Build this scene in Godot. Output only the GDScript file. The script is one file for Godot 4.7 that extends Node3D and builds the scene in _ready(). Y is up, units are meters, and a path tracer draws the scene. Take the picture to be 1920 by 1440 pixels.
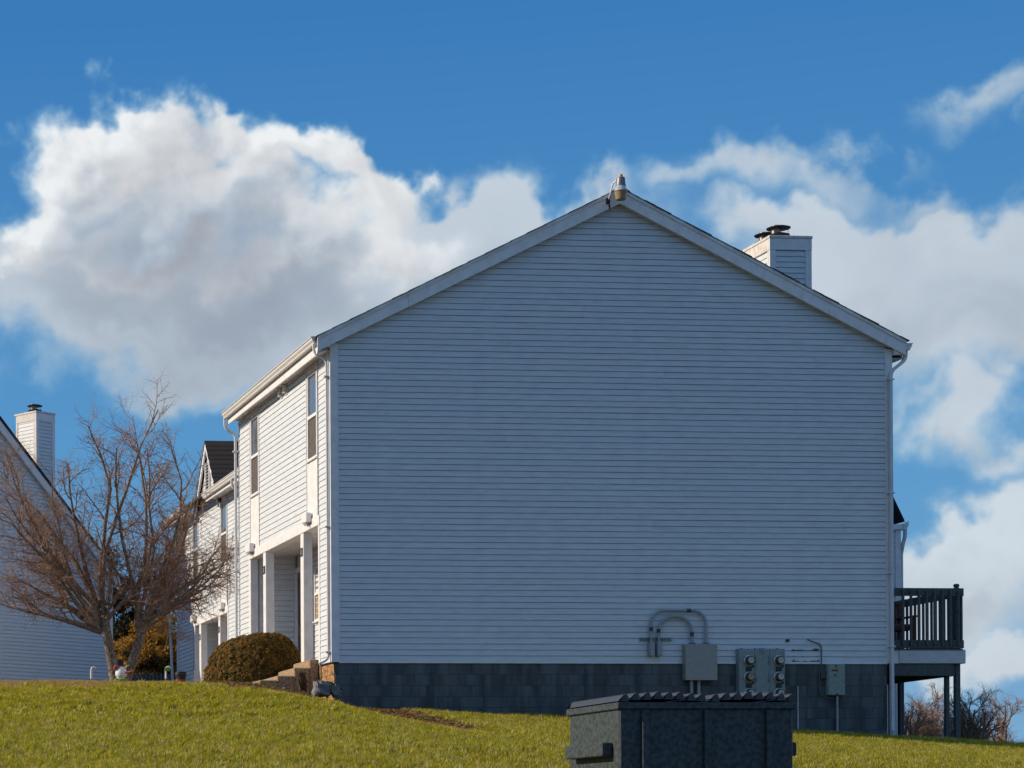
extends Node3D
# A row of pale vinyl-sided townhouses on a grassy bank, seen from down the slope in low winter sun.
# House axes: x runs along the shaded gable, y is up (0 = lower edge of the siding), z points towards the viewer.

# ------------------------------------------------------------------ lens
const FOCAL := 4400.0            # in pixels of the 1920 x 1440 photograph
const CENTRE := Vector2(-100.0, 1563.0)
const ROLL := 0.0055
const YAW := 0.102276
const EYE := Vector3(-10.747, -2.9, 39.107)
const LAP := 0.10233             # one course of siding

var M := {}
var used := {}
var rng := RandomNumberGenerator.new()

func look(px: float, py: float) -> Vector3:          # direction through a photograph pixel
	var u := (px - CENTRE.x) / FOCAL
	var v := -(py - CENTRE.y) / FOCAL
	var a := u * cos(ROLL) + v * sin(ROLL)
	var b := -u * sin(ROLL) + v * cos(ROLL)
	return Vector3(cos(YAW), 0, sin(YAW)) * a + Vector3.UP * b + Vector3(sin(YAW), 0, -cos(YAW))

func on_z(px: float, py: float, z: float) -> Vector3:   # the point of the plane z where that direction meets it
	var r := look(px, py)
	return EYE + r * ((z - EYE.z) / r.z)

# ------------------------------------------------------------------ mesh building
class MB:
	var st := SurfaceTool.new()
	var tf := Transform3D()
	func _init() -> void:
		st.begin(Mesh.PRIMITIVE_TRIANGLES)
		st.set_smooth_group(-1)
	func v(p: Vector3) -> void:
		st.add_vertex(tf * p)
	func tri(a: Vector3, b: Vector3, c: Vector3) -> void:      # counter-clockwise from the front
		v(a); v(c); v(b)
	func quad(a: Vector3, b: Vector3, c: Vector3, d: Vector3) -> void:
		tri(a, b, c); tri(a, c, d)
	func box(lo: Vector3, hi: Vector3) -> void:
		var p := []
		for i in 8:
			p.append(Vector3(hi.x if i & 1 else lo.x, hi.y if i & 2 else lo.y, hi.z if i & 4 else lo.z))
		quad(p[4], p[5], p[7], p[6]); quad(p[1], p[0], p[2], p[3]); quad(p[0], p[4], p[6], p[2])
		quad(p[5], p[1], p[3], p[7]); quad(p[6], p[7], p[3], p[2]); quad(p[0], p[1], p[5], p[4])
	func cbox(lo: Vector3, hi: Vector3, c: float) -> void:      # box with chamfered edges
		var mid := (lo + hi) * 0.5
		var h := (hi - lo) * 0.5
		c = minf(c, 0.45 * minf(h.x, minf(h.y, h.z)))
		for ax in 3:
			var b := (ax + 1) % 3
			var d := (ax + 2) % 3
			for s in [-1.0, 1.0]:
				var q := []
				for k in [[-1, -1], [1, -1], [1, 1], [-1, 1]]:
					var p := Vector3.ZERO
					p[ax] = s * h[ax]; p[b] = k[0] * (h[b] - c); p[d] = k[1] * (h[d] - c)
					q.append(mid + p)
				if s > 0: quad(q[0], q[1], q[2], q[3])
				else: quad(q[3], q[2], q[1], q[0])
			for s1 in [-1.0, 1.0]:                                # edges along axis ax
				for s2 in [-1.0, 1.0]:
					var e := []
					for k in [[-1, 0], [1, 0], [1, 1], [-1, 1]]:
						var p := Vector3.ZERO
						p[ax] = k[0] * (h[ax] - c)
						p[b] = s1 * (h[b] if k[1] == 0 else h[b] - c)
						p[d] = s2 * (h[d] - c if k[1] == 0 else h[d])
						e.append(mid + p)
					if s1 * s2 > 0: quad(e[0], e[1], e[2], e[3])
					else: quad(e[3], e[2], e[1], e[0])
		for i in 8:
			var s := Vector3(1 if i & 1 else -1, 1 if i & 2 else -1, 1 if i & 4 else -1)
			var a := mid + s * Vector3(h.x, h.y - c, h.z - c)
			var b2 := mid + s * Vector3(h.x - c, h.y, h.z - c)
			var c2 := mid + s * Vector3(h.x - c, h.y - c, h.z)
			if s.x * s.y * s.z > 0: tri(a, b2, c2)
			else: tri(a, c2, b2)
	func prism(poly: Array, z0: float, z1: float) -> void:       # convex outline, counter-clockwise seen from +z
		var n := poly.size()
		for i in n:
			var a: Vector2 = poly[i]
			var b: Vector2 = poly[(i + 1) % n]
			quad(Vector3(a.x, a.y, z1), Vector3(a.x, a.y, z0), Vector3(b.x, b.y, z0), Vector3(b.x, b.y, z1))
		for i in range(1, n - 1):
			tri(Vector3(poly[0].x, poly[0].y, z1), Vector3(poly[i].x, poly[i].y, z1), Vector3(poly[i + 1].x, poly[i + 1].y, z1))
			tri(Vector3(poly[0].x, poly[0].y, z0), Vector3(poly[i + 1].x, poly[i + 1].y, z0), Vector3(poly[i].x, poly[i].y, z0))
	func tube(pts: Array, radii: Array, sides: int, caps := true, aspect := 1.0) -> void:
		var rings := []
		var side := Vector3.ZERO
		for i in pts.size():
			var d: Vector3 = (pts[mini(i + 1, pts.size() - 1)] - pts[maxi(i - 1, 0)]).normalized()
			if side == Vector3.ZERO:
				side = d.cross(Vector3.UP if absf(d.y) < 0.9 else Vector3.RIGHT).normalized()
			side = (side - d * side.dot(d)).normalized()
			var o := d.cross(side)
			var ring := []
			for k in sides:
				var t := TAU * (k + 0.5) / sides
				ring.append(pts[i] + (side * cos(t) * aspect + o * sin(t)) * radii[i])
			rings.append(ring)
		st.set_smooth_group(0 if sides > 4 else -1)
		for i in rings.size() - 1:
			for k in sides:
				var k2 := (k + 1) % sides
				quad(rings[i][k], rings[i][k2], rings[i + 1][k2], rings[i + 1][k])
		st.set_smooth_group(-1)
		if caps:
			for k in range(1, sides - 1):
				tri(rings[0][0], rings[0][k + 1], rings[0][k])
				var e: Array = rings[-1]
				tri(e[0], e[k], e[k + 1])
	func lathe(profile: Array, sides: int) -> void:              # [radius, height] pairs upwards round y
		for i in profile.size() - 1:
			st.set_smooth_group(i + 1)
			for k in sides:
				var t0 := TAU * k / sides
				var t1 := TAU * (k + 1) / sides
				var a: Array = profile[i]
				var b: Array = profile[i + 1]
				var q := [Vector3(cos(t0) * a[0], a[1], -sin(t0) * a[0]), Vector3(cos(t1) * a[0], a[1], -sin(t1) * a[0]), Vector3(cos(t1) * b[0], b[1], -sin(t1) * b[0]), Vector3(cos(t0) * b[0], b[1], -sin(t0) * b[0])]
				if a[0] > 1e-5: tri(q[0], q[1], q[2])
				if b[0] > 1e-5: tri(q[0], q[2], q[3])
		st.set_smooth_group(-1)
	func mesh() -> ArrayMesh:
		st.generate_normals()
		return st.commit()

func put(m, called: String, material: Material, parent: Node, at := Vector3.ZERO) -> MeshInstance3D:
	var o := MeshInstance3D.new()
	o.mesh = m.mesh() if m is MB else m
	o.material_override = material
	o.name = called
	if parent == self: o.name = numbered(called)
	parent.add_child(o, true)
	o.position = at
	return o

func numbered(called: String) -> String:
	used[called] = used.get(called, -1) + 1
	return called if used[called] == 0 else "%s_%03d" % [called, used[called]]

func thing(called: String, label: String, category: String, at := Vector3.ZERO, group := "") -> Node3D:
	var o := Node3D.new()
	o.name = numbered(called)
	add_child(o)
	o.position = at
	tag(o, label, category, group)
	return o

func tag(o: Node, label: String, category := "", group := "", kind := "") -> void:
	if label: o.set_meta("label", label)
	if category: o.set_meta("category", category)
	if group: o.set_meta("group", group)
	if kind: o.set_meta("kind", kind)

func boxes(list: Array, called: String, material: Material, parent: Node, chamfer := 0.0) -> MeshInstance3D:
	var m := MB.new()
	for b in list:
		if chamfer > 0: m.cbox(b[0], b[1], chamfer)
		else: m.box(b[0], b[1])
	return put(m, called, material, parent)

func cb(called: String, material: Material, parent: Node, lo: Vector3, hi: Vector3, chamfer := 0.006) -> MeshInstance3D:
	return boxes([[lo, hi]], called, material, parent, chamfer)

# ------------------------------------------------------------------ materials
func noise(freq: float, octaves := 4, kind := FastNoiseLite.TYPE_SIMPLEX_SMOOTH, s := 1) -> FastNoiseLite:
	var n := FastNoiseLite.new()
	n.noise_type = kind
	n.frequency = freq
	n.fractal_octaves = octaves
	n.seed = s
	return n

func tex(n: FastNoiseLite, stops: Array, size := 512, normal := 0.0) -> NoiseTexture2D:
	var t := NoiseTexture2D.new()
	t.width = size; t.height = size
	t.seamless = true
	t.noise = n
	if normal > 0.0:
		t.as_normal_map = true
		t.bump_strength = normal
	else:
		var g := Gradient.new()
		g.offsets = PackedFloat32Array(stops.map(func(s): return s[0]))
		g.colors = PackedColorArray(stops.map(func(s): return s[1]))
		t.color_ramp = g
	return t

func grey(v: float) -> Color:
	return Color(v, v, v)

# colour given as a real-world (linear) base colour; streak: the texture is stretched along the given axis scale
func mat(called: String, lin: Color, rough := 0.7, metal := 0.0, amp := 0.12, scale := Vector3.ONE, freq := 0.012, s := 1) -> StandardMaterial3D:
	var m := StandardMaterial3D.new()
	m.resource_name = called
	m.roughness = rough
	m.metallic = metal
	if amp > 0.0:
		m.albedo_color = Color(lin.r, lin.g, lin.b).linear_to_srgb()
		m.albedo_texture = tex(noise(freq, 5, FastNoiseLite.TYPE_SIMPLEX_SMOOTH, s), [[0.15, grey(1.0 - amp)], [0.6, grey(1.0 - amp * 0.25)], [0.85, grey(1.0)]])
		m.uv1_triplanar = true
		m.uv1_world_triplanar = true
		m.uv1_scale = scale
	else:
		m.albedo_color = Color(lin.r, lin.g, lin.b).linear_to_srgb()
	M[called] = m
	return m

func materials() -> void:
	mat("siding", Color(0.635, 0.672, 0.700), 0.55, 0.0, 0.06, Vector3(0.35, 2.2, 0.35), 0.012, 3)
	mat("siding_b", Color(0.625, 0.662, 0.692), 0.55, 0.0, 0.06, Vector3(0.35, 2.2, 0.35), 0.012, 4)
	mat("siding_c", Color(0.645, 0.682, 0.710), 0.55, 0.0, 0.06, Vector3(0.35, 2.2, 0.35), 0.012, 5)
	mat("trim", Color(0.78, 0.765, 0.755), 0.5, 0.0, 0.06, Vector3(0.9, 0.9, 0.9), 0.01, 6)
	mat("trim_worn", Color(0.73, 0.68, 0.62), 0.6, 0.0, 0.16, Vector3(1.2, 0.6, 1.2), 0.012, 7)
	mat("soffit", Color(0.78, 0.765, 0.755), 0.6, 0.0, 0.12, Vector3(2, 2, 0.6), 0.012, 8)
	mat("gutter", Color(0.70, 0.68, 0.64), 0.4, 0.0, 0.07, Vector3(1, 2, 0.5), 0.012, 9)
	mat("downspout", Color(0.64, 0.64, 0.66), 0.4, 0.0, 0.08, Vector3(2, 0.4, 2), 0.012, 9)
	mat("shingle", Color(0.050, 0.042, 0.038), 0.95, 0.0, 0.55, Vector3(2.5, 2.5, 2.5), 0.03, 10)
	mat("shingle_b", Color(0.072, 0.055, 0.045), 0.95, 0.0, 0.55, Vector3(2.5, 2.5, 2.5), 0.03, 11)
	mat("shingle_c", Color(0.088, 0.060, 0.045), 0.95, 0.0, 0.5, Vector3(2.5, 2.5, 2.5), 0.03, 11)
	mat("block", Color(0.112, 0.130, 0.138), 0.85, 0.0, 0.34, Vector3(0.55, 0.10, 0.55), 0.012, 12)
	mat("block_b", Color(0.108, 0.124, 0.132), 0.85, 0.0, 0.34, Vector3(0.55, 0.10, 0.55), 0.012, 13)
	mat("mortar", Color(0.108, 0.124, 0.132), 0.95, 0.0, 0.15, Vector3.ONE, 0.03, 14)
	mat("clay_block", Color(0.50, 0.27, 0.10), 0.9, 0.0, 0.5, Vector3(1.2, 1.2, 1.2), 0.015, 15)
	mat("concrete", Color(0.46, 0.31, 0.18), 0.92, 0.0, 0.4, Vector3(2, 2, 2), 0.02, 16)
	mat("steel_box", Color(0.33, 0.31, 0.295), 0.5, 0.2, 0.05, Vector3(2, 2, 2), 0.01, 17)
	mat("conduit", Color(0.36, 0.37, 0.40), 0.55, 0.0, 0.15, Vector3(3, 3, 3), 0.012, 18)
	mat("coupling", Color(0.075, 0.072, 0.075), 0.6, 0.0, 0.2, Vector3(3, 3, 3), 0.02, 19)
	mat("strut", Color(0.34, 0.36, 0.34), 0.4, 0.6, 0.4, Vector3(6, 6, 6), 0.02, 20)
	mat("meter_paint", Color(0.27, 0.32, 0.31), 0.55, 0.1, 0.12, Vector3(3, 1, 3), 0.014, 21)
	mat("green_paint", Color(0.24, 0.32, 0.28), 0.55, 0.1, 0.12, Vector3(2, 2, 2), 0.014, 22)
	mat("dark", Color(0.02, 0.022, 0.025), 0.6, 0.0, 0.0)
	mat("meter_ring", Color(0.5, 0.46, 0.40), 0.35, 0.7, 0.0)
	mat("meter_face", Color(0.62, 0.58, 0.50), 0.5, 0.0, 0.15, Vector3(8, 8, 8), 0.02, 23)
	mat("meter_face_olive", Color(0.40, 0.36, 0.19), 0.5, 0.0, 0.15, Vector3(8, 8, 8), 0.02, 24)
	mat("ink", Color(0.03, 0.02, 0.02), 0.8, 0.0, 0.0)
	mat("ink_red", Color(0.22, 0.03, 0.02), 0.8, 0.0, 0.0)
	mat("sticker", Color(0.34, 0.10, 0.03), 0.7, 0.0, 0.3, Vector3(9, 9, 9), 0.03, 25)
	mat("rust", Color(0.19, 0.065, 0.035), 0.95, 0.0, 0.5, Vector3(8, 8, 8), 0.03, 26)
	mat("cable", Color(0.09, 0.10, 0.11), 0.7, 0.0, 0.0)
	mat("deck_wood", Color(0.105, 0.125, 0.13), 0.85, 0.0, 0.3, Vector3(1.2, 4.0, 4.0), 0.02, 27)
	mat("deck_post", Color(0.105, 0.125, 0.13), 0.85, 0.0, 0.3, Vector3(5.0, 0.9, 5.0), 0.02, 28)
	mat("deck_fascia", Color(0.62, 0.60, 0.62), 0.6, 0.0, 0.10, Vector3(0.6, 4, 1), 0.014, 29)
	mat("chair_wood", Color(0.16, 0.055, 0.022), 0.7, 0.0, 0.4, Vector3(3, 3, 3), 0.02, 30)
	mat("cushion", Color(0.25, 0.10, 0.12), 0.9, 0.0, 0.6, Vector3(9, 9, 9), 0.04, 31)
	mat("flue", Color(0.42, 0.34, 0.27), 0.35, 0.85, 0.4, Vector3(4, 4, 4), 0.02, 32)
	mat("flue_dark", Color(0.055, 0.045, 0.042), 0.55, 0.5, 0.5, Vector3(4, 4, 4), 0.02, 33)
	mat("photocell", Color(0.50, 0.30, 0.04), 0.5, 0.0, 0.0)
	mat("lamp_grey", Color(0.23, 0.23, 0.24), 0.45, 0.5, 0.25, Vector3(6, 6, 6), 0.02, 34)
	mat("lamp_bowl", Color(0.44, 0.30, 0.16), 0.25, 0.0, 0.35, Vector3(5, 3, 5), 0.02, 35)
	mat("lamp_collar", Color(0.62, 0.66, 0.70), 0.3, 0.0, 0.1, Vector3(9, 2, 9), 0.02, 36)
	mat("door_paint", Color(0.10, 0.15, 0.24), 0.4, 0.0, 0.06, Vector3(2, 2, 2), 0.01, 37)
	mat("brass", Color(0.45, 0.34, 0.15), 0.3, 0.9, 0.0)
	mat("bark", Color(0.42, 0.32, 0.24), 0.95, 0.0, 0.8, Vector3(2.6, 0.7, 2.6), 0.03, 38)
	mat("twig", Color(0.40, 0.24, 0.155), 0.9, 0.0, 0.4, Vector3(3, 3, 3), 0.03, 39)
	mat("dumpster_lid", Color(0.055, 0.058, 0.066), 0.45, 0.0, 0.3, Vector3(2, 2, 2), 0.02, 41)
	mat("dumpster_steel", Color(0.060, 0.078, 0.082), 0.6, 0.2, 0.4, Vector3(1.2, 1.2, 1.2), 0.02, 42)
	mat("snow_white", Color(0.75, 0.73, 0.70), 0.6, 0.0, 0.08, Vector3(3, 3, 3), 0.02, 43)
	mat("hat_black", Color(0.015, 0.015, 0.016), 0.8, 0.0, 0.0)
	mat("red", Color(0.30, 0.03, 0.03), 0.6, 0.0, 0.0)
	mat("green_cloth", Color(0.13, 0.28, 0.04), 0.8, 0.0, 0.0)
	mat("orange", Color(0.55, 0.16, 0.03), 0.6, 0.0, 0.0)
	mat("fence_blue", Color(0.10, 0.15, 0.18), 0.9, 0.0, 0.3, Vector3(3, 1, 3), 0.02, 44)
	mat("rubble", Color(0.42, 0.41, 0.40), 0.95, 0.0, 0.85, Vector3(4, 4, 4), 0.03, 45)
	mat("stump", Color(0.13, 0.065, 0.035), 0.95, 0.0, 0.6, Vector3(5, 2, 5), 0.03, 46)
	mat("straw", Color(0.50, 0.38, 0.22), 0.9, 0.0, 0.2, Vector3(3, 3, 3), 0.02, 52)
	mat("pot", Color(0.016, 0.012, 0.012), 0.5, 0.0, 0.0)
	mat("interior", Color(0.05, 0.045, 0.04), 0.9, 0.0, 0.25, Vector3(2, 1, 2), 0.01, 47)
	mat("blind", Color(0.42, 0.28, 0.15), 0.8, 0.0, 0.3, Vector3(1, 1, 9), 0.02, 48)
	mat("screen", Color(0.12, 0.10, 0.085), 0.85, 0.0, 0.2, Vector3(2, 1, 2), 0.012, 49)
	var glass := StandardMaterial3D.new()
	glass.resource_name = "glass"
	glass.transparency = BaseMaterial3D.TRANSPARENCY_ALPHA
	glass.albedo_color = Color(0.5, 0.55, 0.6, 0.12)
	glass.roughness = 0.02
	glass.metallic_specular = 1.0
	glass.metallic = 0.45
	M["glass"] = glass
	for k in [["leaf_gold", Color(0.44, 0.225, 0.024)], ["leaf_olive", Color(0.20, 0.145, 0.022)], ["needle_gold", Color(0.44, 0.24, 0.022)], ["needle_brown", Color(0.12, 0.055, 0.014)], ["needle_dark", Color(0.050, 0.050, 0.020)]]:
		var m := mat(k[0], k[1], 0.75, 0.0, 0.35, Vector3(4, 4, 4), 0.03, 50)
		m.backlight_enabled = true
		m.backlight = Color(0.9, 0.8, 0.5)
	var g := StandardMaterial3D.new()
	g.resource_name = "grass"
	g.vertex_color_use_as_albedo = true
	g.roughness = 0.6
	g.backlight_enabled = true
	g.backlight = Color(1.0, 0.97, 0.6)
	M["grass"] = g
	var gr := StandardMaterial3D.new()
	gr.resource_name = "soil"
	gr.vertex_color_use_as_albedo = true
	gr.roughness = 1.0
	gr.albedo_texture = tex(noise(0.02, 6, FastNoiseLite.TYPE_SIMPLEX_SMOOTH, 51), [[0.1, grey(0.5)], [0.5, grey(0.8)], [0.9, grey(1.0)]])
	gr.uv1_triplanar = true
	gr.uv1_world_triplanar = true
	gr.uv1_scale = Vector3(1.3, 1.3, 1.3)
	M["soil"] = gr

# ------------------------------------------------------------------ sky
# clouds in view, as soft blobs: photograph x, y, radius x, radius y, weight
const CRISP := [
	[150, 290, 95, 75, 0.95], [215, 275, 100, 80, 1], [310, 290, 110, 80, 1], [430, 235, 75, 60, 0.95], [465, 200, 60, 35, 0.7], [540, 285, 95, 60, 0.9], [640, 285, 80, 48, 0.8], [710, 345, 100, 60, 0.9],
	[60, 440, 80, 60, 0.95], [110, 380, 80, 75, 0.9], [40, 510, 80, 55, 0.85], [200, 430, 170, 110, 1.1], [400, 420, 200, 120, 1.1], [600, 430, 180, 100, 1.0], [750, 460, 120, 70, 0.8],
]
const SOFT := [
	[820, 420, 150, 80, 1.05], [850, 385, 130, 62, 1.3], [10, 480, 120, 80, 1.1], [0, 570, 150, 60, 0.95], [800, 550, 170, 100, 1.0], [960, 400, 140, 60, 0.85], [1070, 380, 110, 46, 0.68], [960, 470, 160, 80, 0.85], [420, 560, 300, 110, 1.35], [180, 560, 220, 90, 1.2], [330, 640, 300, 75, 1.1],
	[90, 620, 150, 55, 0.75], [600, 630, 220, 110, 1.1], [330, 705, 200, 45, 0.75], [440, 740, 130, 38, 0.5], [70, 720, 70, 28, 0.42], [20, 650, 90, 35, 0.5], [720, 660, 140, 90, 0.8], [1290, 345, 95, 40, 0.72],
	[1390, 330, 115, 44, 0.74], [1480, 285, 75, 30, 0.5], [1545, 335, 100, 44, 0.74], [1700, 340, 105, 38, 0.7], [1680, 285, 45, 22, 0.45], [1250, 400, 90, 40, 0.4], [1440, 440, 170, 60, 1.0], [1600, 450, 190, 75, 1.1],
	[1760, 430, 150, 80, 1.15], [1860, 500, 120, 130, 1.1], [1700, 580, 240, 115, 1.25], [1870, 630, 140, 85, 1.15], [1530, 550, 200, 120, 1.1], [1845, 190, 90, 48, 0.72], [1895, 150, 65, 38, 0.7], [1885, 255, 55, 24, 0.65],
	[1790, 165, 55, 26, 0.45], [1745, 750, 65, 34, 0.52], [1840, 800, 100, 65, 1.0], [1900, 720, 75, 45, 0.85], [1900, 890, 65, 52, 0.85], [1780, 830, 75, 38, 0.6], [1745, 1040, 140, 55, 1.1], [1880, 1030, 120, 68, 1.15],
	[1800, 1110, 190, 65, 1.05], [1880, 1195, 130, 38, 1.0], [1760, 1215, 110, 30, 0.75], [1700, 1000, 70, 34, 0.6],
]
const THICK := [
	[210, 410, 90, 45, 0.6], [330, 475, 200, 65, 0.85], [480, 560, 260, 80, 0.95], [220, 570, 220, 75, 0.9], [180, 340, 60, 30, 0.3], [330, 270, 60, 30, 0.25], [470, 430, 50, 35, 0.55], [680, 600, 180, 80, 0.7],
	[330, 670, 260, 60, 0.6], [1700, 650, 220, 60, 0.55], [1850, 560, 120, 50, 0.3], [1800, 1115, 180, 35, 0.6], [1860, 850, 70, 30, 0.35], [1550, 610, 160, 60, 0.35],
]
const THIN := [
	[540, 270, 60, 40, 0.5], [560, 370, 50, 60, 0.45], [620, 330, 90, 50, 0.5], [590, 450, 60, 60, 0.4], [690, 400, 80, 50, 0.4], [90, 290, 40, 45, 0.5], [240, 215, 70, 25, 0.5], [60, 450, 40, 40, 0.4],
	[1480, 400, 120, 40, 0.35], [1780, 400, 120, 40, 0.35], [1760, 1010, 160, 25, 0.4],
]
const AZ0 := 2.0
const AZ1 := 36.0
const EL0 := -2.0
const EL1 := 24.0
const SKY_W := 1300
const SKY_H := 994

func az_el(px: float, py: float) -> Vector2:
	var d := look(px, py)
	return Vector2(rad_to_deg(atan2(d.x, -d.z)), rad_to_deg(atan2(d.y, Vector2(d.x, d.z).length())))

func air(el: float) -> Color:                      # clear blue, as the eye sees it (sRGB)
	var t := clampf(el / 19.0, 0.0, 1.0)
	var low := Color(0.515, 0.680, 0.815)
	var mid := Color(0.36, 0.60, 0.795)
	var high := Color(0.235, 0.485, 0.73)
	var c := low.lerp(mid, clampf(t / 0.45, 0, 1)) if t < 0.45 else mid.lerp(high, (t - 0.45) / 0.55)
	return c.lerp(Color(0.16, 0.38, 0.66), clampf((el - 19.0) / 50.0, 0, 1))

func wild(n: FastNoiseLite, d: Vector3) -> float:   # clouds where the photograph does not look
	var k := 3.2 / (maxf(d.y, 0.0) + 0.22)
	return n.get_noise_3d(d.x * k * 10.0, d.z * k * 10.0, 3.0)

func make_sky() -> Sky:
	var far := noise(0.045, 5, FastNoiseLite.TYPE_SIMPLEX_SMOOTH, 7)
	var pano := Image.create(1024, 512, false, Image.FORMAT_RGB8)
	for j in 512:
		var el := 90.0 - (j + 0.5) * 180.0 / 512.0
		var blue := air(maxf(el, 0.0))
		for i in 1024:
			if el < -1.0:
				pano.set_pixel(i, j, Color(0.30, 0.30, 0.24))
				continue
			var az := deg_to_rad((i + 0.5) * 360.0 / 1024.0 - 180.0)
			var d := Vector3(sin(az) * cos(deg_to_rad(el)), sin(deg_to_rad(el)), -cos(az) * cos(deg_to_rad(el)))
			var c := smoothstep(-0.02, 0.34, wild(far, d))
			pano.set_pixel(i, j, blue.lerp(Color(0.78, 0.83, 0.90), c * 0.92))
	var s := Sky.new()
	var p := PanoramaSkyMaterial.new()
	p.panorama = ImageTexture.create_from_image(pano)
	s.sky_material = p
	return s

func blob_field(blobs: Array, more: FastNoiseLite) -> PackedFloat32Array:
	var w0 := 325
	var h0 := 248
	var dx := (AZ1 - AZ0) / w0
	var dy := (EL1 - EL0) / h0
	var low := PackedFloat32Array()
	low.resize(w0 * h0)
	for b in blobs:
		var c := az_el(b[0], b[1])
		var rx: float = b[2] / 82.0
		var ry: float = b[3] / 82.0
		for j in range(maxi(0, int((EL1 - c.y - 2.4 * ry) / dy)), mini(h0, int((EL1 - c.y + 2.4 * ry) / dy) + 1)):
			var ey := (EL1 - (j + 0.5) * dy - c.y) / ry
			for i in range(maxi(0, int((c.x - AZ0 - 2.4 * rx) / dx)), mini(w0, int((c.x - AZ0 + 2.4 * rx) / dx) + 1)):
				var ex := (AZ0 + (i + 0.5) * dx - c.x) / rx
				var q: float = b[4] * exp(-ex * ex - ey * ey)
				var at := j * w0 + i
				low[at] = maxf(low[at], q) + 0.35 * minf(low[at], q)
	if more:                                         # outside the photograph the clouds go on at random
		for j in h0:
			var el := EL1 - (j + 0.5) * dy
			for i in w0:
				var az := AZ0 + (i + 0.5) * dx
				var out := smoothstep(0.3, 3.0, maxf(maxf(7.0 - az, az - 30.7), el - 18.3))
				if out > 0.0:
					var d := Vector3(sin(deg_to_rad(az)) * cos(deg_to_rad(el)), sin(deg_to_rad(el)), -cos(deg_to_rad(az)) * cos(deg_to_rad(el)))
					low[j * w0 + i] = maxf(low[j * w0 + i], out * smoothstep(-0.05, 0.4, wild(more, d)))
	var im := Image.create_from_data(w0, h0, false, Image.FORMAT_RF, low.to_byte_array())
	im.resize(SKY_W, SKY_H, Image.INTERPOLATE_CUBIC)
	return im.get_data().to_float32_array()

func noise_bytes(freq: float, octaves: int, kind: int, s: int) -> PackedByteArray:
	return noise(freq, octaves, kind, s).get_image(SKY_W, SKY_H, false, false, false).get_data()

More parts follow.
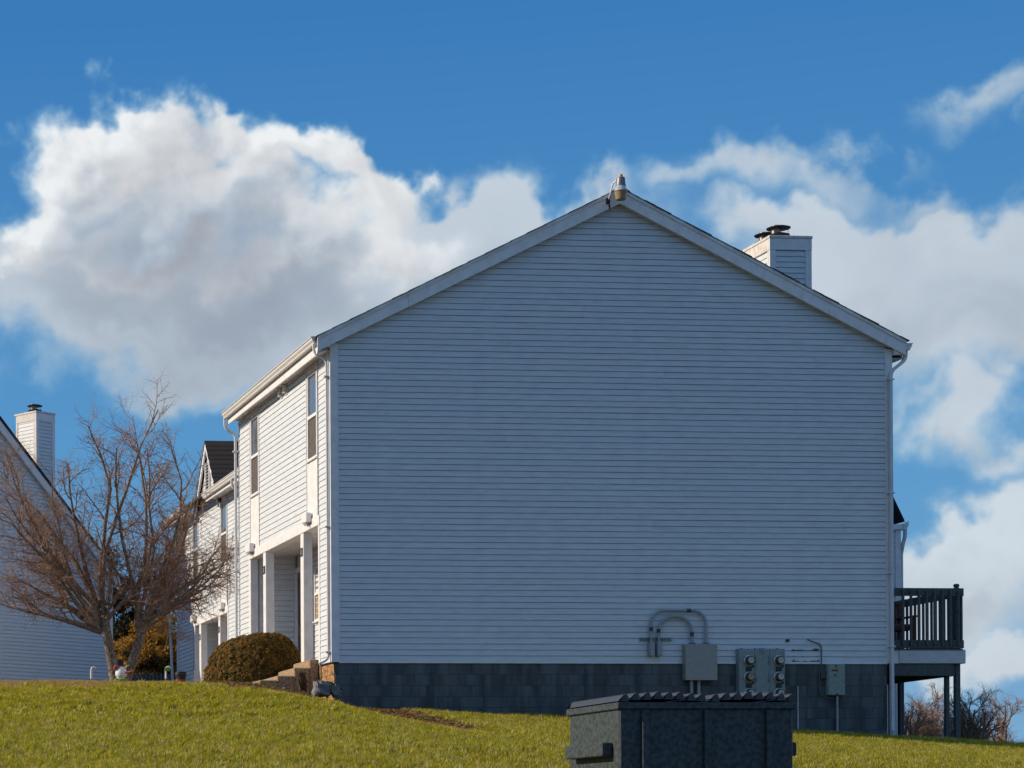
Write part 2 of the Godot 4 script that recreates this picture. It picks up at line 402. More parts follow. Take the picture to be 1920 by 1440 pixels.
func sky_backdrop() -> void:
	var fc := blob_field(CRISP, null)
	var fs := blob_field(SOFT, noise(0.045, 5, FastNoiseLite.TYPE_SIMPLEX_SMOOTH, 7))
	var fd := blob_field(THICK, null)
	var fl := blob_field(THIN, null)
	var na := noise_bytes(0.0052, 6, FastNoiseLite.TYPE_SIMPLEX_SMOOTH, 21)
	var nb := noise_bytes(0.0050, 6, FastNoiseLite.TYPE_SIMPLEX_SMOOTH, 22)
	var nd := noise_bytes(0.0140, 5, FastNoiseLite.TYPE_SIMPLEX_SMOOTH, 25)
	var nl := noise_bytes(0.0035, 3, FastNoiseLite.TYPE_PERLIN, 26)
	var nq := noise_bytes(0.0096, 5, FastNoiseLite.TYPE_PERLIN, 23)
	var dc := PackedFloat32Array()
	dc.resize(SKY_W * SKY_H)
	for j in SKY_H:                                  # crisp heads: warped blobs with billowed edges
		for i in SKY_W:
			var at := j * SKY_W + i
			var a := (na[at] - 127) / 127.0
			var b := (nb[at] - 127) / 127.0
			var d := (nd[at] - 127) / 127.0
			var y := clampi(j + int(b * 52.0 + d * 24.0), 0, SKY_H - 1)
			var x := clampi(i + int(a * 52.0 - d * 24.0), 0, SKY_W - 1)
			var core := fc[y * SKY_W + x]
			dc[at] = core + ((0.45 - absf(nq[at] - 127) / 127.0 * 2.6) * 0.30 + a * 0.22) * minf(1.0, core * 2.6)
	var px := PackedByteArray()
	px.resize(SKY_W * SKY_H * 3)
	for j in SKY_H:
		var blue := air(maxf(EL1 - (j + 0.5) * (EL1 - EL0) / SKY_H, 0.0))
		for i in SKY_W:
			var at := j * SKY_W + i
			var a := (na[at] - 127) / 127.0
			var b := (nb[at] - 127) / 127.0
			var d := (nd[at] - 127) / 127.0
			var n := (nl[at] - 127) / 127.0
			var w := clampi(j + int(b * 60.0 + d * 20.0), 0, SKY_H - 1) * SKY_W + clampi(i + int(a * 60.0 - d * 20.0), 0, SKY_W - 1)
			var thick := clampf(fd[w], 0.0, 1.2)
			var soft := clampf(thick * 1.3, 0.0, 1.0)
			var head := smoothstep(0.24 - 0.16 * soft, 0.92 + 0.34 * soft, dc[at]) * (1.0 - 0.25 * soft)
			var veil := smoothstep(0.08, 1.12, fs[w] + a * 0.36 + d * 0.24 + n * 0.26) * 0.84 * smoothstep(0.03, 0.2, fs[w])
			var al := 1.0 - (1.0 - head) * (1.0 - veil)
			# sunlit from the upper left: heads are bright on that side, thick parts let less light through
			var rel := dc[at] - dc[maxi(0, j - 8) * SKY_W + maxi(0, i - 9)]
			var rel2 := dc[at] - dc[maxi(0, j - 25) * SKY_W + maxi(0, i - 25)]
			var light := 0.72 - 0.52 * thick + 0.22 * n + 0.15 * a + 0.30 * clampf(fl[w], 0.0, 1.0) + (0.35 * rel + 0.16 * rel2) * head + 0.16 * (1.0 - smoothstep(0.5, 1.0, dc[at])) * head
			light = clampf(light, 0.0, 1.05)
			var g := 0.62 + 0.31 * light
			px[at * 3] = int(255.0 * (blue.r + (g * 0.985 - blue.r) * al))
			px[at * 3 + 1] = int(255.0 * (blue.g + (g - blue.g) * al))
			px[at * 3 + 2] = int(255.0 * (blue.b + (minf(1.0, g * 1.01 + 0.03 * (1.0 - light)) - blue.b) * al))
	var m := StandardMaterial3D.new()
	m.resource_name = "sky"
	m.shading_mode = BaseMaterial3D.SHADING_MODE_UNSHADED
	m.albedo_texture = ImageTexture.create_from_image(Image.create_from_data(SKY_W, SKY_H, false, Image.FORMAT_RGB8, px))
	m.texture_repeat = false
	var st := SurfaceTool.new()
	st.begin(Mesh.PRIMITIVE_TRIANGLES)
	var nx := 48
	var ny := 36
	for j in ny + 1:
		for i in nx + 1:
			var az := deg_to_rad(lerpf(AZ0, AZ1, float(i) / nx))
			var el := deg_to_rad(lerpf(EL1, EL0, float(j) / ny))
			st.set_uv(Vector2(float(i) / nx, float(j) / ny))
			st.set_normal(-Vector3(sin(az) * cos(el), sin(el), -cos(az) * cos(el)))
			st.add_vertex(EYE + 3000.0 * Vector3(sin(az) * cos(el), sin(el), -cos(az) * cos(el)))
	for j in ny:
		for i in nx:
			var a := j * (nx + 1) + i
			for k in [a, a + 1, a + nx + 1, a + 1, a + nx + 2, a + nx + 1]: st.add_index(k)
	var o := put(st.commit(), "sky", m, self)
	tag(o, "blue sky with broken white and grey cumulus clouds", "sky", "", "structure")

# ------------------------------------------------------------------ ground
var bumps: FastNoiseLite

func ground_y(x: float, z: float) -> float:
	var t := z - 0.35
	var slope := 0.5 * (t + sqrt(t * t + 0.5))
	slope = minf(slope, 29.0)
	var y := -0.345 - 0.14 * slope
	var drop := 0.46 * smoothstep(-2.1, 0.6, x) + 0.055 * clampf(x - 1.0, 0.0, 14.0)
	y -= drop * smoothstep(-14.0, -4.0, z) * (1.0 - 0.6 * smoothstep(2.0, 12.0, z)) + 1.0 * smoothstep(13.0, 22.0, x) * smoothstep(6.0, -14.0, z)
	y += bumps.get_noise_2d(x * 40.0, z * 40.0) * 0.035
	return y

func turf(x: float, z: float) -> Dictionary:            # what covers the ground here
	var n := bumps.get_noise_2d(x * 26.0 + 300.0, z * 26.0)
	var clay := smoothstep(-3.05, -2.75, x + 0.3 * n - 0.38 * maxf(z, 0.0)) * smoothstep(5.6, 4.8, z + 0.5 * n) * smoothstep(1.3, 0.6, x + 0.2 * n)
	if z < -0.3: clay = maxf(clay, smoothstep(-2.2, -1.7, x) * smoothstep(-8.0, -6.0, z))
	var straw := smoothstep(2.5, 1.5, z + 1.6 * n) * smoothstep(-3.0, -0.5, z) * 0.85 + smoothstep(0.26, 0.5, n) * 0.35
	return {"clay": clampf(clay, 0, 1), "straw": clampf(straw, 0, 1) * (1.0 - clay)}

func build_ground() -> void:
	var xs := [-900.0, -400.0, -200.0, -100.0, -60.0, -40.0, -30.0, -22.0, -17.0]
	var x := -13.0
	while x < 17.01:
		xs.append(x); x += 0.25
	xs.append_array([19.0, 22.0, 26.0, 32.0, 40.0, 60.0, 100.0, 200.0, 400.0, 900.0])
	var zs := [-1500.0, -700.0, -300.0, -150.0, -80.0, -50.0, -36.0, -28.0, -22.0, -17.0, -14.0, -12.0, -10.0, -8.0, -6.0, -4.5]
	var z := -3.0
	while z < 20.01:
		zs.append(z); z += 0.25
	zs.append_array([22.0, 25.0, 28.0, 32.0, 36.0, 42.0, 50.0, 70.0, 110.0, 200.0])
	var st := SurfaceTool.new()
	st.begin(Mesh.PRIMITIVE_TRIANGLES)
	for b in zs:
		for a in xs:
			var t := turf(a, b)
			var c := Color(0.055, 0.045, 0.018).lerp(Color(0.36, 0.245, 0.125), t.straw).lerp(Color(0.26, 0.105, 0.045), t.clay)
			st.set_color(c)
			st.add_vertex(Vector3(a, ground_y(a, b), b))
	for j in zs.size() - 1:
		for i in xs.size() - 1:
			var q := j * xs.size() + i
			for k in [q, q + 1, q + xs.size(), q + 1, q + xs.size() + 1, q + xs.size()]: st.add_index(k)
	st.generate_normals()
	var o := put(st.commit(), "ground", M.soil, self)
	tag(o, "grassy bank of soil sloping down from the townhouses", "ground", "", "structure")

func tuft(blades: int, height: float, spread: float, wide: float, s: int) -> ArrayMesh:
	rng.seed = s
	var m := MB.new()
	for k in blades:
		var a := rng.randf() * TAU
		var r := spread * sqrt(rng.randf())
		var p := Vector3(cos(a) * r, -0.01, sin(a) * r)
		var f := rng.randf() * TAU
		var side := Vector3(cos(f), 0, sin(f)) * wide * rng.randf_range(0.6, 1.2)
		var lean := Vector3(-sin(f), 0, cos(f)) * height * rng.randf_range(-0.8, 0.8)
		var h := height * rng.randf_range(0.5, 1.15)
		var mid := p + lean * 0.3 + Vector3.UP * h * 0.6
		m.quad(p - side, p + side, mid + side * 0.75, mid - side * 0.75)
		m.tri(mid - side * 0.75, mid + side * 0.75, p + lean + Vector3.UP * h)
	return m.mesh()

func scatter(called: String, label: String, category: String, meshes: ArrayMesh, material: Material, count: int, area: Rect2, accept: Callable, paint: Callable, size: Vector2, s: int) -> void:
	rng.seed = s
	var where := []
	var cols := []
	for k in count:
		var x := rng.randf_range(area.position.x, area.end.x)
		var z := rng.randf_range(area.position.y, area.end.y)
		var t := turf(x, z)
		if rng.randf() > accept.call(x, z, t): continue
		var b := Basis(Vector3.UP, rng.randf() * TAU).scaled(Vector3.ONE * rng.randf_range(size.x, size.y))
		where.append(Transform3D(b, Vector3(x, ground_y(x, z), z)))
		cols.append(paint.call(t))
	var mm := MultiMesh.new()
	mm.transform_format = MultiMesh.TRANSFORM_3D
	mm.use_colors = true
	mm.mesh = meshes
	mm.instance_count = where.size()
	for k in where.size():
		mm.set_instance_transform(k, where[k])
		mm.set_instance_color(k, cols[k])
	var o := MultiMeshInstance3D.new()
	o.multimesh = mm
	o.material_override = material
	o.name = called
	add_child(o)
	tag(o, label, category, "", "stuff")

func solid(x: float, z: float) -> bool:                   # under the houses
	return x > -0.15 and z < 0.02 and x < 9.95 or x > -1.25 and x < 0.0 and z < -0.8 and z > -2.2

func build_grass() -> void:
	var green := func(_t) -> Color:
		var k := rng.randf()
		var c := Color(0.30, 0.30, 0.015).lerp(Color(0.60, 0.51, 0.055), k * k)
		if rng.randf() < 0.10: c = Color(0.46, 0.33, 0.16)
		elif rng.randf() < 0.14: c = Color(0.62, 0.58, 0.22)
		return c
	var dry := func(_t) -> Color:
		return Color(0.52, 0.35, 0.18).lerp(Color(0.36, 0.24, 0.11), rng.randf())
	scatter("lawn_grass", "short green lawn grass covering the sloping bank", "grass", tuft(8, 0.062, 0.032, 0.0068, 5), M.grass, 100000, Rect2(-9.5, 0.0, 10.5, 7.5),
		func(x, z, t): return 0.0 if solid(x, z) else pow(1.0 - t.straw, 2.0) * pow(1.0 - t.clay, 3.0) * (0.6 if z > 5.5 else 1.0) * smoothstep(-0.35, 0.3, bumps.get_noise_2d(x * 330.0, z * 200.0)), green, Vector2(0.45, 1.6), 11)
	scatter("bank_grass", "short grass on the lower part of the bank below the gable", "grass", tuft(12, 0.07, 0.06, 0.005, 6), M.grass, 95000, Rect2(-9.0, 0.05, 22.0, 15.0),
		func(x, z, t): return 0.0 if solid(x, z) or (x < 1.0 and z < 7.5) else (1.0 - 0.5 * t.straw) * pow(1.0 - t.clay, 3.0), green, Vector2(0.7, 1.4), 12)
	scatter("straw_grass", "dry straw-coloured grass along the crest of the bank", "grass", tuft(9, 0.045, 0.05, 0.0032, 7), M.grass, 60000, Rect2(-9.5, -2.5, 10.0, 5.5),
		func(x, z, t): return 0.0 if solid(x, z) else t.straw * pow(1.0 - t.clay, 3.0), dry, Vector2(0.5, 1.3), 13)
	# leaf litter on the bare clay by the corner
	var leaf := MB.new()
	leaf.quad(Vector3(-0.03, 0.006, -0.016), Vector3(-0.026, 0.012, 0.018), Vector3(0.008, 0.03, 0.024), Vector3(0.006, 0.02, -0.02))
	leaf.quad(Vector3(0.006, 0.02, -0.02), Vector3(0.008, 0.03, 0.024), Vector3(0.036, 0.014, 0.012), Vector3(0.034, 0.006, -0.012))
	scatter("leaf_litter", "dry fallen leaves and pale stones on the red clay bed", "leaves", leaf.mesh(), M.grass, 13000, Rect2(-2.3, -0.9, 3.4, 6.4),
		func(x, z, t): return 0.0 if solid(x, z) else t.clay, func(_t):
			var k := rng.randf()
			return Color(0.42, 0.30, 0.19) if k < 0.22 else Color(0.30, 0.12, 0.05).lerp(Color(0.16, 0.06, 0.03), rng.randf()), Vector2(0.5, 1.3), 14)
	scatter("clay_weeds", "small green weeds growing on the red clay bed", "weeds", tuft(16, 0.06, 0.07, 0.008, 8), M.grass, 900, Rect2(-2.2, -0.3, 3.0, 4.6),
		func(x, z, t): return 0.0 if solid(x, z) else t.clay * (1.0 if bumps.get_noise_2d(x * 90.0, z * 90.0) > 0.08 else 0.08), func(_t): return Color(0.15, 0.17, 0.05).lerp(Color(0.10, 0.13, 0.03), rng.randf()), Vector2(0.5, 1.2), 15)

# ------------------------------------------------------------------ siding
# one panel shows LAPS courses; it spans left..right at its foot and left2..right2 at its head (for raked ends); it faces +z
func panel_mesh(m: MB, y0: float, laps: int, span: Callable, lip := 0.015) -> void:
	for k in laps:
		var a := y0 + k * LAP
		var b := a + LAP
		var g := b - 0.008
		var s0: Vector2 = span.call(a)
		var s1: Vector2 = span.call(g)
		var s2: Vector2 = span.call(b)
		if s0.y - s0.x < 0.01: return
		if s1.y < s1.x: s1 = Vector2.ONE * (s1.x + s1.y) * 0.5
		if s2.y < s2.x: s2 = Vector2.ONE * (s2.x + s2.y) * 0.5
		var z0 := lip
		var z1 := lip * 0.3
		m.quad(Vector3(s0.x, a, -0.012), Vector3(s0.y, a, -0.012), Vector3(s0.y, a, z0), Vector3(s0.x, a, z0))
		m.quad(Vector3(s0.x, a, z0), Vector3(s0.y, a, z0), Vector3(s1.y, g, z1), Vector3(s1.x, g, z1))
		m.quad(Vector3(s1.x, g, z1), Vector3(s1.y, g, z1), Vector3(s1.y, g, -0.012), Vector3(s1.x, g, -0.012))
		m.quad(Vector3(s1.x, g, -0.012), Vector3(s1.y, g, -0.012), Vector3(s2.y, b, -0.012), Vector3(s2.x, b, -0.012))

func side_mat() -> Material:
	return [M.siding, M.siding, M.siding, M.siding_b, M.siding_c][rng.randi() % 5]

# rows of two-course panels on a wall facing +z of NODE's own axes
func clad(parent: Node, at: Transform3D, y0: float, y1: float, x0: float, x1: float, breaks := [], called := "siding_panel") -> void:
	var y := y0
	var row := 0
	while y < y1 - 0.02:
		var laps := 2 if y + 1.4 * LAP < y1 else 1
		var cuts := [x0]
		for b in breaks:
			var c: float = b + [0.0, 1.22, 0.55, 2.05, 1.64][row % 5]
			if c > x0 + 0.4 and c < x1 - 0.4: cuts.append(c)
		cuts.append(x1)
		for i in cuts.size() - 1:
			var m := MB.new()
			var e := 0.0015
			panel_mesh(m, 0.0, laps, func(_y): return Vector2(cuts[i] + (e if i else 0.0), cuts[i + 1] - (e if i < cuts.size() - 2 else 0.0)))
			var o := put(m, called, side_mat(), parent)
			o.transform = at * Transform3D(Basis(), Vector3(0, y, 0))
		y += laps * LAP
		row += 1

func facing_left(x: float) -> Transform3D:               # a wall whose outer face looks to -x; its own x axis is world +z
	return Transform3D(Basis(Vector3.UP, -PI / 2), Vector3(x, 0, 0))

# ------------------------------------------------------------------ house pieces
func window(parent: Node, x: float, zc: float, w: float, y0: float, y1: float, lower: Material, called := "window") -> void:
	# double-hung window in a wall that faces -x; glass w wide
	var fr := 0.035
	var m := MB.new()
	var ym := (y0 + y1) * 0.5
	var hw := w * 0.5
	for b in [[-hw - fr, y0 - fr, hw + fr, y0], [-hw - fr, y1, hw + fr, y1 + fr], [-hw - fr, y0, -hw, y1], [hw, y0, hw + fr, y1], [-hw, ym - 0.03, hw, ym + 0.03]]:
		m.cbox(Vector3(x - 0.02, b[1], zc + b[0]), Vector3(x + 0.06, b[3], zc + b[2]), 0.004)
	var f := put(m, called, M.trim, parent)
	m = MB.new()
	m.cbox(Vector3(x - 0.045, y0 - fr - 0.028, zc - hw - fr - 0.02), Vector3(x + 0.02, y0 - fr - 0.003, zc + hw + fr + 0.02), 0.004)
	put(m, "sill", M.trim, f)
	boxes([[Vector3(x + 0.012, ym + 0.031, zc - hw + 0.001), Vector3(x + 0.016, y1 - 0.001, zc + hw - 0.001)]], "pane", M.glass, f)
	boxes([[Vector3(x + 0.03, y0 + 0.001, zc - hw + 0.001), Vector3(x + 0.034, ym - 0.031, zc + hw - 0.001)]], "pane", M.glass, f)
	boxes([[Vector3(x + 0.05, ym + 0.031, zc - hw + 0.002), Vector3(x + 0.056, y1 - 0.002, zc + hw - 0.002)]], "curtain", M.interior, f)
	boxes([[Vector3(x + 0.006, y0 + 0.002, zc - hw + 0.002), Vector3(x + 0.008, ym - 0.032, zc + hw - 0.002)]], "insect_screen", lower, f)

func gutter(parent: Node, x_in: float, dir: float, y: float, z0: float, z1: float, fall := 0.0) -> void:
	# K-style gutter with its back at x_in; dir -1 hangs it on the -x side
	var pts := [Vector2(0, 0), Vector2(0, -0.115), Vector2(0.075, -0.115), Vector2(0.082, -0.085), Vector2(0.108, -0.05), Vector2(0.112, -0.012), Vector2(0.128, -0.008), Vector2(0.128, 0.004), Vector2(0.108, 0.004), Vector2(0.104, -0.045), Vector2(0.07, -0.105), Vector2(0.006, -0.105), Vector2(0.006, 0)]
	var m := MB.new()
	for i in pts.size():
		var a: Vector2 = pts[i]
		var b: Vector2 = pts[(i + 1) % pts.size()]
		var q := [Vector3(x_in + dir * a.x, y + a.y, z1), Vector3(x_in + dir * a.x, y - fall + a.y, z0), Vector3(x_in + dir * b.x, y - fall + b.y, z0), Vector3(x_in + dir * b.x, y + b.y, z1)]
		m.quad(q[0], q[1], q[2], q[3])
	var g := put(m, "gutter", M.gutter, parent)
	for e in [[z1, y], [z0, y - fall]]:
		var c := MB.new()
		var poly := []
		for p in [Vector2(0, 0.004), Vector2(0, -0.118), Vector2(0.077, -0.118), Vector2(0.084, -0.085), Vector2(0.11, -0.05), Vector2(0.114, -0.012), Vector2(0.130, -0.008), Vector2(0.130, 0.006)]:
			poly.append(Vector2(x_in + dir * p.x, e[1] + p.y))
		if dir < 0: poly.reverse()
		c.prism(poly, e[0] - 0.002, e[0] + 0.003)
		put(c, "gutter_end_cap", M.gutter, g)

func downspout(parent: Node, path: Array, straps: Array, w := 0.03) -> void:
	var m := MB.new()
	var radii := []
	for p in path: radii.append(w)
	m.tube(path, radii, 4, true, 1.35)
	var d := put(m, "downspout", M.downspout, parent)
	for s in straps:
		cb("strap", M.downspout, d, s - Vector3(0.055, 0.012, 0.05), s + Vector3(0.055, 0.012, 0.05), 0.003)

func bend(a: Vector3, b: Vector3, c: Vector3, r: float, n := 5) -> Array:   # round the corner b of a-b-c
	var p := b + (a - b).normalized() * r
	var q := b + (c - b).normalized() * r
	var out := []
	for i in n + 1:
		var t := float(i) / n
		out.append(p.lerp(b, t).lerp(b.lerp(q, t), t))
	return out

func porch_lamp(parent_label: String, x: float, y: float, z: float) -> void:
	var t := thing("wall_lamp", parent_label, "lamp", Vector3(x, y, z), "white box lamps over the porches")
	cb("housing", M.trim, t, Vector3(-0.10, -0.02, -0.17), Vector3(0.0, 0.15, 0.17), 0.01)
	var m := MB.new()
	m.tf = Transform3D(Basis(Vector3(0, 0, 1), 0.9), Vector3(-0.10, -0.03, 0.05))
	m.lathe([[0.0, -0.045], [0.032, -0.045], [0.035, -0.035], [0.025, 0.0], [0.012, 0.03], [0.0, 0.03]], 12)
	put(m, "lamp_head", M.gutter, t)
	cb("back_plate", M.trim_worn, t, Vector3(-0.016, -0.06, -0.05), Vector3(-0.002, 0.02, 0.12), 0.003)

func front(parent: Node, X: float, c: Dictionary) -> void:
	# street front facing -x: siding, window bands, porch
	var F := facing_left(X)
	var top: float = c.top
	# siding: near strip, between the window bands, far strip
	clad(parent, F, 0.0, top, c.open1, c.z1)
	clad(parent, F, c.head_top, top, c.wf1, c.wn0)
	clad(parent, F, 0.0, top, c.z0, c.wf0)
	if c.has("upper"):
		clad(parent, F, c.head_top, top, c.wn1, c.open1)
	# flat bands that hold the windows
	var lower := [M.screen, M.screen]
	for b in [[c.wn0, c.wn1, 0], [c.wf0, c.wf1, 1]]:
		var zc: float = (b[0] + b[1]) * 0.5
		var hw := 0.285
		var band := boxes([[Vector3(X - 0.012, c.head_top, b[0] + 0.004), Vector3(X + 0.02, 3.60, b[1] - 0.004)], [Vector3(X - 0.012, 5.17, b[0] + 0.004), Vector3(X + 0.02, top, b[1] - 0.004)],
			[Vector3(X - 0.012, 3.60, b[0] + 0.004), Vector3(X + 0.02, 5.17, zc - hw - 0.036)], [Vector3(X - 0.012, 3.60, zc + hw + 0.036), Vector3(X + 0.02, 5.17, b[1] - 0.004)]], "window_band", M.trim, parent)
		boxes([[Vector3(X - 0.026, c.head_top, b[0] - 0.002), Vector3(X - 0.002, top, b[0] + 0.014)], [Vector3(X - 0.026, c.head_top, b[1] - 0.014), Vector3(X - 0.002, top, b[1] + 0.002)]], "channel_trim", M.trim, band)
		window(parent, X, zc, 0.57, 3.68, 5.12, lower[b[2]])
	# porch: header, ceiling, back wall, end walls
	var zb: float = c.open0
	var za: float = c.open1
	var xb := X + 0.9
	cb("porch_header", M.trim, parent, Vector3(X - 0.03, 2.43, zb - 0.10), Vector3(X + 0.17, c.head_top, za + 0.06), 0.005)
	var ceil := MB.new()
	var n := 8
	for i in n:
		var x0 := X + 0.17 + (xb - X - 0.17) * i / n
		ceil.box(Vector3(x0 + 0.001, 2.50, zb), Vector3(x0 + (xb - X - 0.17) / n - 0.004, 2.515, za))
	ceil.box(Vector3(X + 0.17, 2.516, zb), Vector3(xb + 0.1, 2.54, za))
	put(ceil, "porch_ceiling", M.soffit, parent)
	clad(parent, facing_left(xb), 0.1, 2.5, zb, c.door0 - 0.06, [], "porch_siding_panel")
	clad(parent, facing_left(xb), 0.1, 2.5, c.door1 + 0.07, za, [], "porch_siding_panel")
	clad(parent, Transform3D(Basis(), Vector3(0, 0, zb + 0.005)), 0.1, 2.5, X + 0.17, xb, [], "porch_siding_panel")
	boxes([[Vector3(xb + 0.02, -0.3, zb - 0.1), Vector3(xb + 0.06, 2.6, c.door0)], [Vector3(xb + 0.02, -0.3, c.door1), Vector3(xb + 0.06, 2.6, za + 0.1)], [Vector3(xb + 0.02, 2.16, c.door0), Vector3(xb + 0.06, 2.6, c.door1)],
		[Vector3(X + 0.05, -0.6, za), Vector3(xb + 0.02, 2.6, za + 0.04)], [Vector3(X + 0.05, -0.3, zb - 0.06), Vector3(xb + 0.02, 2.6, zb - 0.02)]], "porch_wall", M.siding, parent)
	boxes([[Vector3(X + 0.0, -0.5, zb - 0.02), Vector3(xb + 0.1, 0.098, za)]], "porch_floor", M.concrete, parent)
	# door, set back in its frame
	var d := MB.new()
	var dz0: float = c.door0
	var dz1: float = c.door1
	d.cbox(Vector3(xb - 0.03, 0.1, dz0 - 0.07), Vector3(xb + 0.14, 2.16, dz0), 0.005)
	d.cbox(Vector3(xb - 0.03, 0.1, dz1), Vector3(xb + 0.14, 2.16, dz1 + 0.07), 0.005)
	d.cbox(Vector3(xb - 0.03, 2.16, dz0 - 0.07), Vector3(xb + 0.14, 2.26, dz1 + 0.07), 0.005)
	var door := put(d, "door", M.trim, parent)
	var leaf := cb("door_leaf", M.door_paint, door, Vector3(xb + 0.09, 0.1, dz0 + 0.002), Vector3(xb + 0.13, 2.158, dz1 - 0.002), 0.003)
	for k in [[0.25, 0.95], [1.05, 1.75]]:
		boxes([[Vector3(xb + 0.083, k[0], dz0 + 0.12), Vector3(xb + 0.091, k[1], dz0 + 0.40)], [Vector3(xb + 0.083, k[0], dz1 - 0.40), Vector3(xb + 0.091, k[1], dz1 - 0.12)]], "door_panel", M.door_paint, door, 0.006)
	var hd := MB.new()
	hd.tube([Vector3(xb + 0.09, 0.95, dz0 + 0.08), Vector3(xb + 0.03, 0.95, dz0 + 0.08), Vector3(xb + 0.03, 0.95, dz0 + 0.20)], [0.016, 0.016, 0.013], 8)
	hd.tube([Vector3(xb + 0.09, 1.12, dz0 + 0.08), Vector3(xb + 0.05, 1.12, dz0 + 0.08)], [0.03, 0.03], 10)
	put(hd, "door_handle", M.brass, door)
	# posts
	for z in c.posts:
		var p := cb("porch_post", M.trim, parent, Vector3(X - 0.02, 0.1, z - 0.10), Vector3(X + 0.145, 2.43, z + 0.10), 0.008)
		cb("number_plate", M.ink, p, Vector3(X - 0.032, 2.02, z - 0.075), Vector3(X - 0.021, 2.17, z + 0.075), 0.003)
		var tm := TextMesh.new()
		tm.text = "C"
		tm.font_size = 16
		tm.pixel_size = 0.006
		tm.depth = 0.003
		var txt := put(tm, "lettering", M.trim, p, Vector3(X - 0.033, 2.095, z))
		txt.rotation.y = -PI / 2
	cb("pilaster", M.trim, parent, Vector3(X - 0.02, 0.0, zb - 0.09), Vector3(X + 0.13, 2.43, zb + 0.06), 0.006)
	cb("corner_trim", M.trim, parent, Vector3(X - 0.024, 0.0, za - 0.03), Vector3(X + 0.06, 2.43, za + 0.055), 0.005)
	# window at the back of the porch
	if c.has("porch_window"):
		window(parent, xb - 0.02, c.porch_window, 0.8, 1.12, 2.08, M.blind, "porch_window")

func chimney(parent: Node, at: Transform3D, w: float, dp: float, y0: float, y1: float, flues: Array, laps_sub := true) -> void:
	# chase w wide (its own x), dp deep (its own -z), front face at its own z = 0
	var m := MB.new()
	m.tf = at
	m.box(Vector3(0.02, y0, -dp + 0.02), Vector3(w - 0.02, y1 - 0.05, -0.02))
	var core := put(m, "chimney", M.siding, parent)
	var top := y1 - 0.27
	var sides := [[Transform3D(), w], [Transform3D(Basis(Vector3.UP, -PI / 2), Vector3(0, 0, -dp)), dp], [Transform3D(Basis(Vector3.UP, PI / 2), Vector3(w, 0, 0)), dp]]
	for s in sides:
		var sw: float = s[1]
		if laps_sub:
			clad(core, at * s[0], y0, top, 0.1, sw - 0.1)
		else:
			var a := MB.new()
			a.tf = at * s[0]
			panel_mesh(a, y0, int((top - y0) / LAP) + 1, func(_y): return Vector2(0.1, sw - 0.1))
			var o := put(a, "siding", M.siding, core)
			o.set_meta("kind", "stuff")
		var tr := MB.new()
		tr.tf = at * s[0]
		var b0 := -0.022 if s == sides[0] else 0.0215        # the side boards butt against the front ones
		var b1 := sw + 0.022 if s == sides[0] else sw - 0.0215
		tr.cbox(Vector3(b0, y0, -0.02), Vector3(0.098, top, 0.0215), 0.004)
		tr.cbox(Vector3(sw - 0.098, y0, -0.02), Vector3(b1, top, 0.0215), 0.004)
		put(tr, "corner_board", M.trim_worn if s == sides[1] else M.trim, core)
		tr = MB.new()
		tr.tf = at * s[0]
		tr.cbox(Vector3(b0 * 1.15, top + 0.002, -0.02), Vector3(sw + (b1 - sw) * 1.15, y1 - 0.055, 0.0248), 0.004)
		put(tr, "frieze_board", M.trim_worn if s == sides[1] else M.trim, core)
	var cp := MB.new()
	cp.tf = at
	cp.cbox(Vector3(-0.036, y1 - 0.053, -dp - 0.036), Vector3(w + 0.036, y1, 0.036), 0.006)
	put(cp, "cap", M.trim_worn, core)
	for f in flues:
		var p := MB.new()
		p.tf = at * Transform3D(Basis(), Vector3(f[0], y1, f[1]))
		p.lathe([[0.0, 0.0], [0.09, 0.0], [0.09, 0.27], [0.0, 0.27]], 20)
		var pipe := put(p, "flue", M.flue, core)
		p = MB.new()
		p.tf = at * Transform3D(Basis(), Vector3(f[0] + 0.05, y1 + 0.07, f[1]))
		p.lathe([[0.0, 0.012], [0.2, 0.012], [0.205, 0.025], [0.11, 0.06], [0.0, 0.06]], 24)
		p.lathe([[0.0, 0.145], [0.215, 0.145], [0.22, 0.16], [0.15, 0.185], [0.0, 0.205]], 24)
		for k in 3:
			var t := TAU * k / 3.0 + 0.35
			p.tube([Vector3(cos(t) * 0.17, 0.02, sin(t) * 0.17), Vector3(cos(t) * 0.17, 0.16, sin(t) * 0.17)], [0.005, 0.005], 5)
		put(p, "rain_cap", M.flue_dark, pipe)

# ------------------------------------------------------------------ the near townhouse
const W := 9.80
const RX := 4.96                 # ridge
const RY := 8.14                 # top of the roof at the ridge
const PITCH := 0.4925

func roof_y(x: float) -> float:
	return RY - PITCH * absf(x - RX)

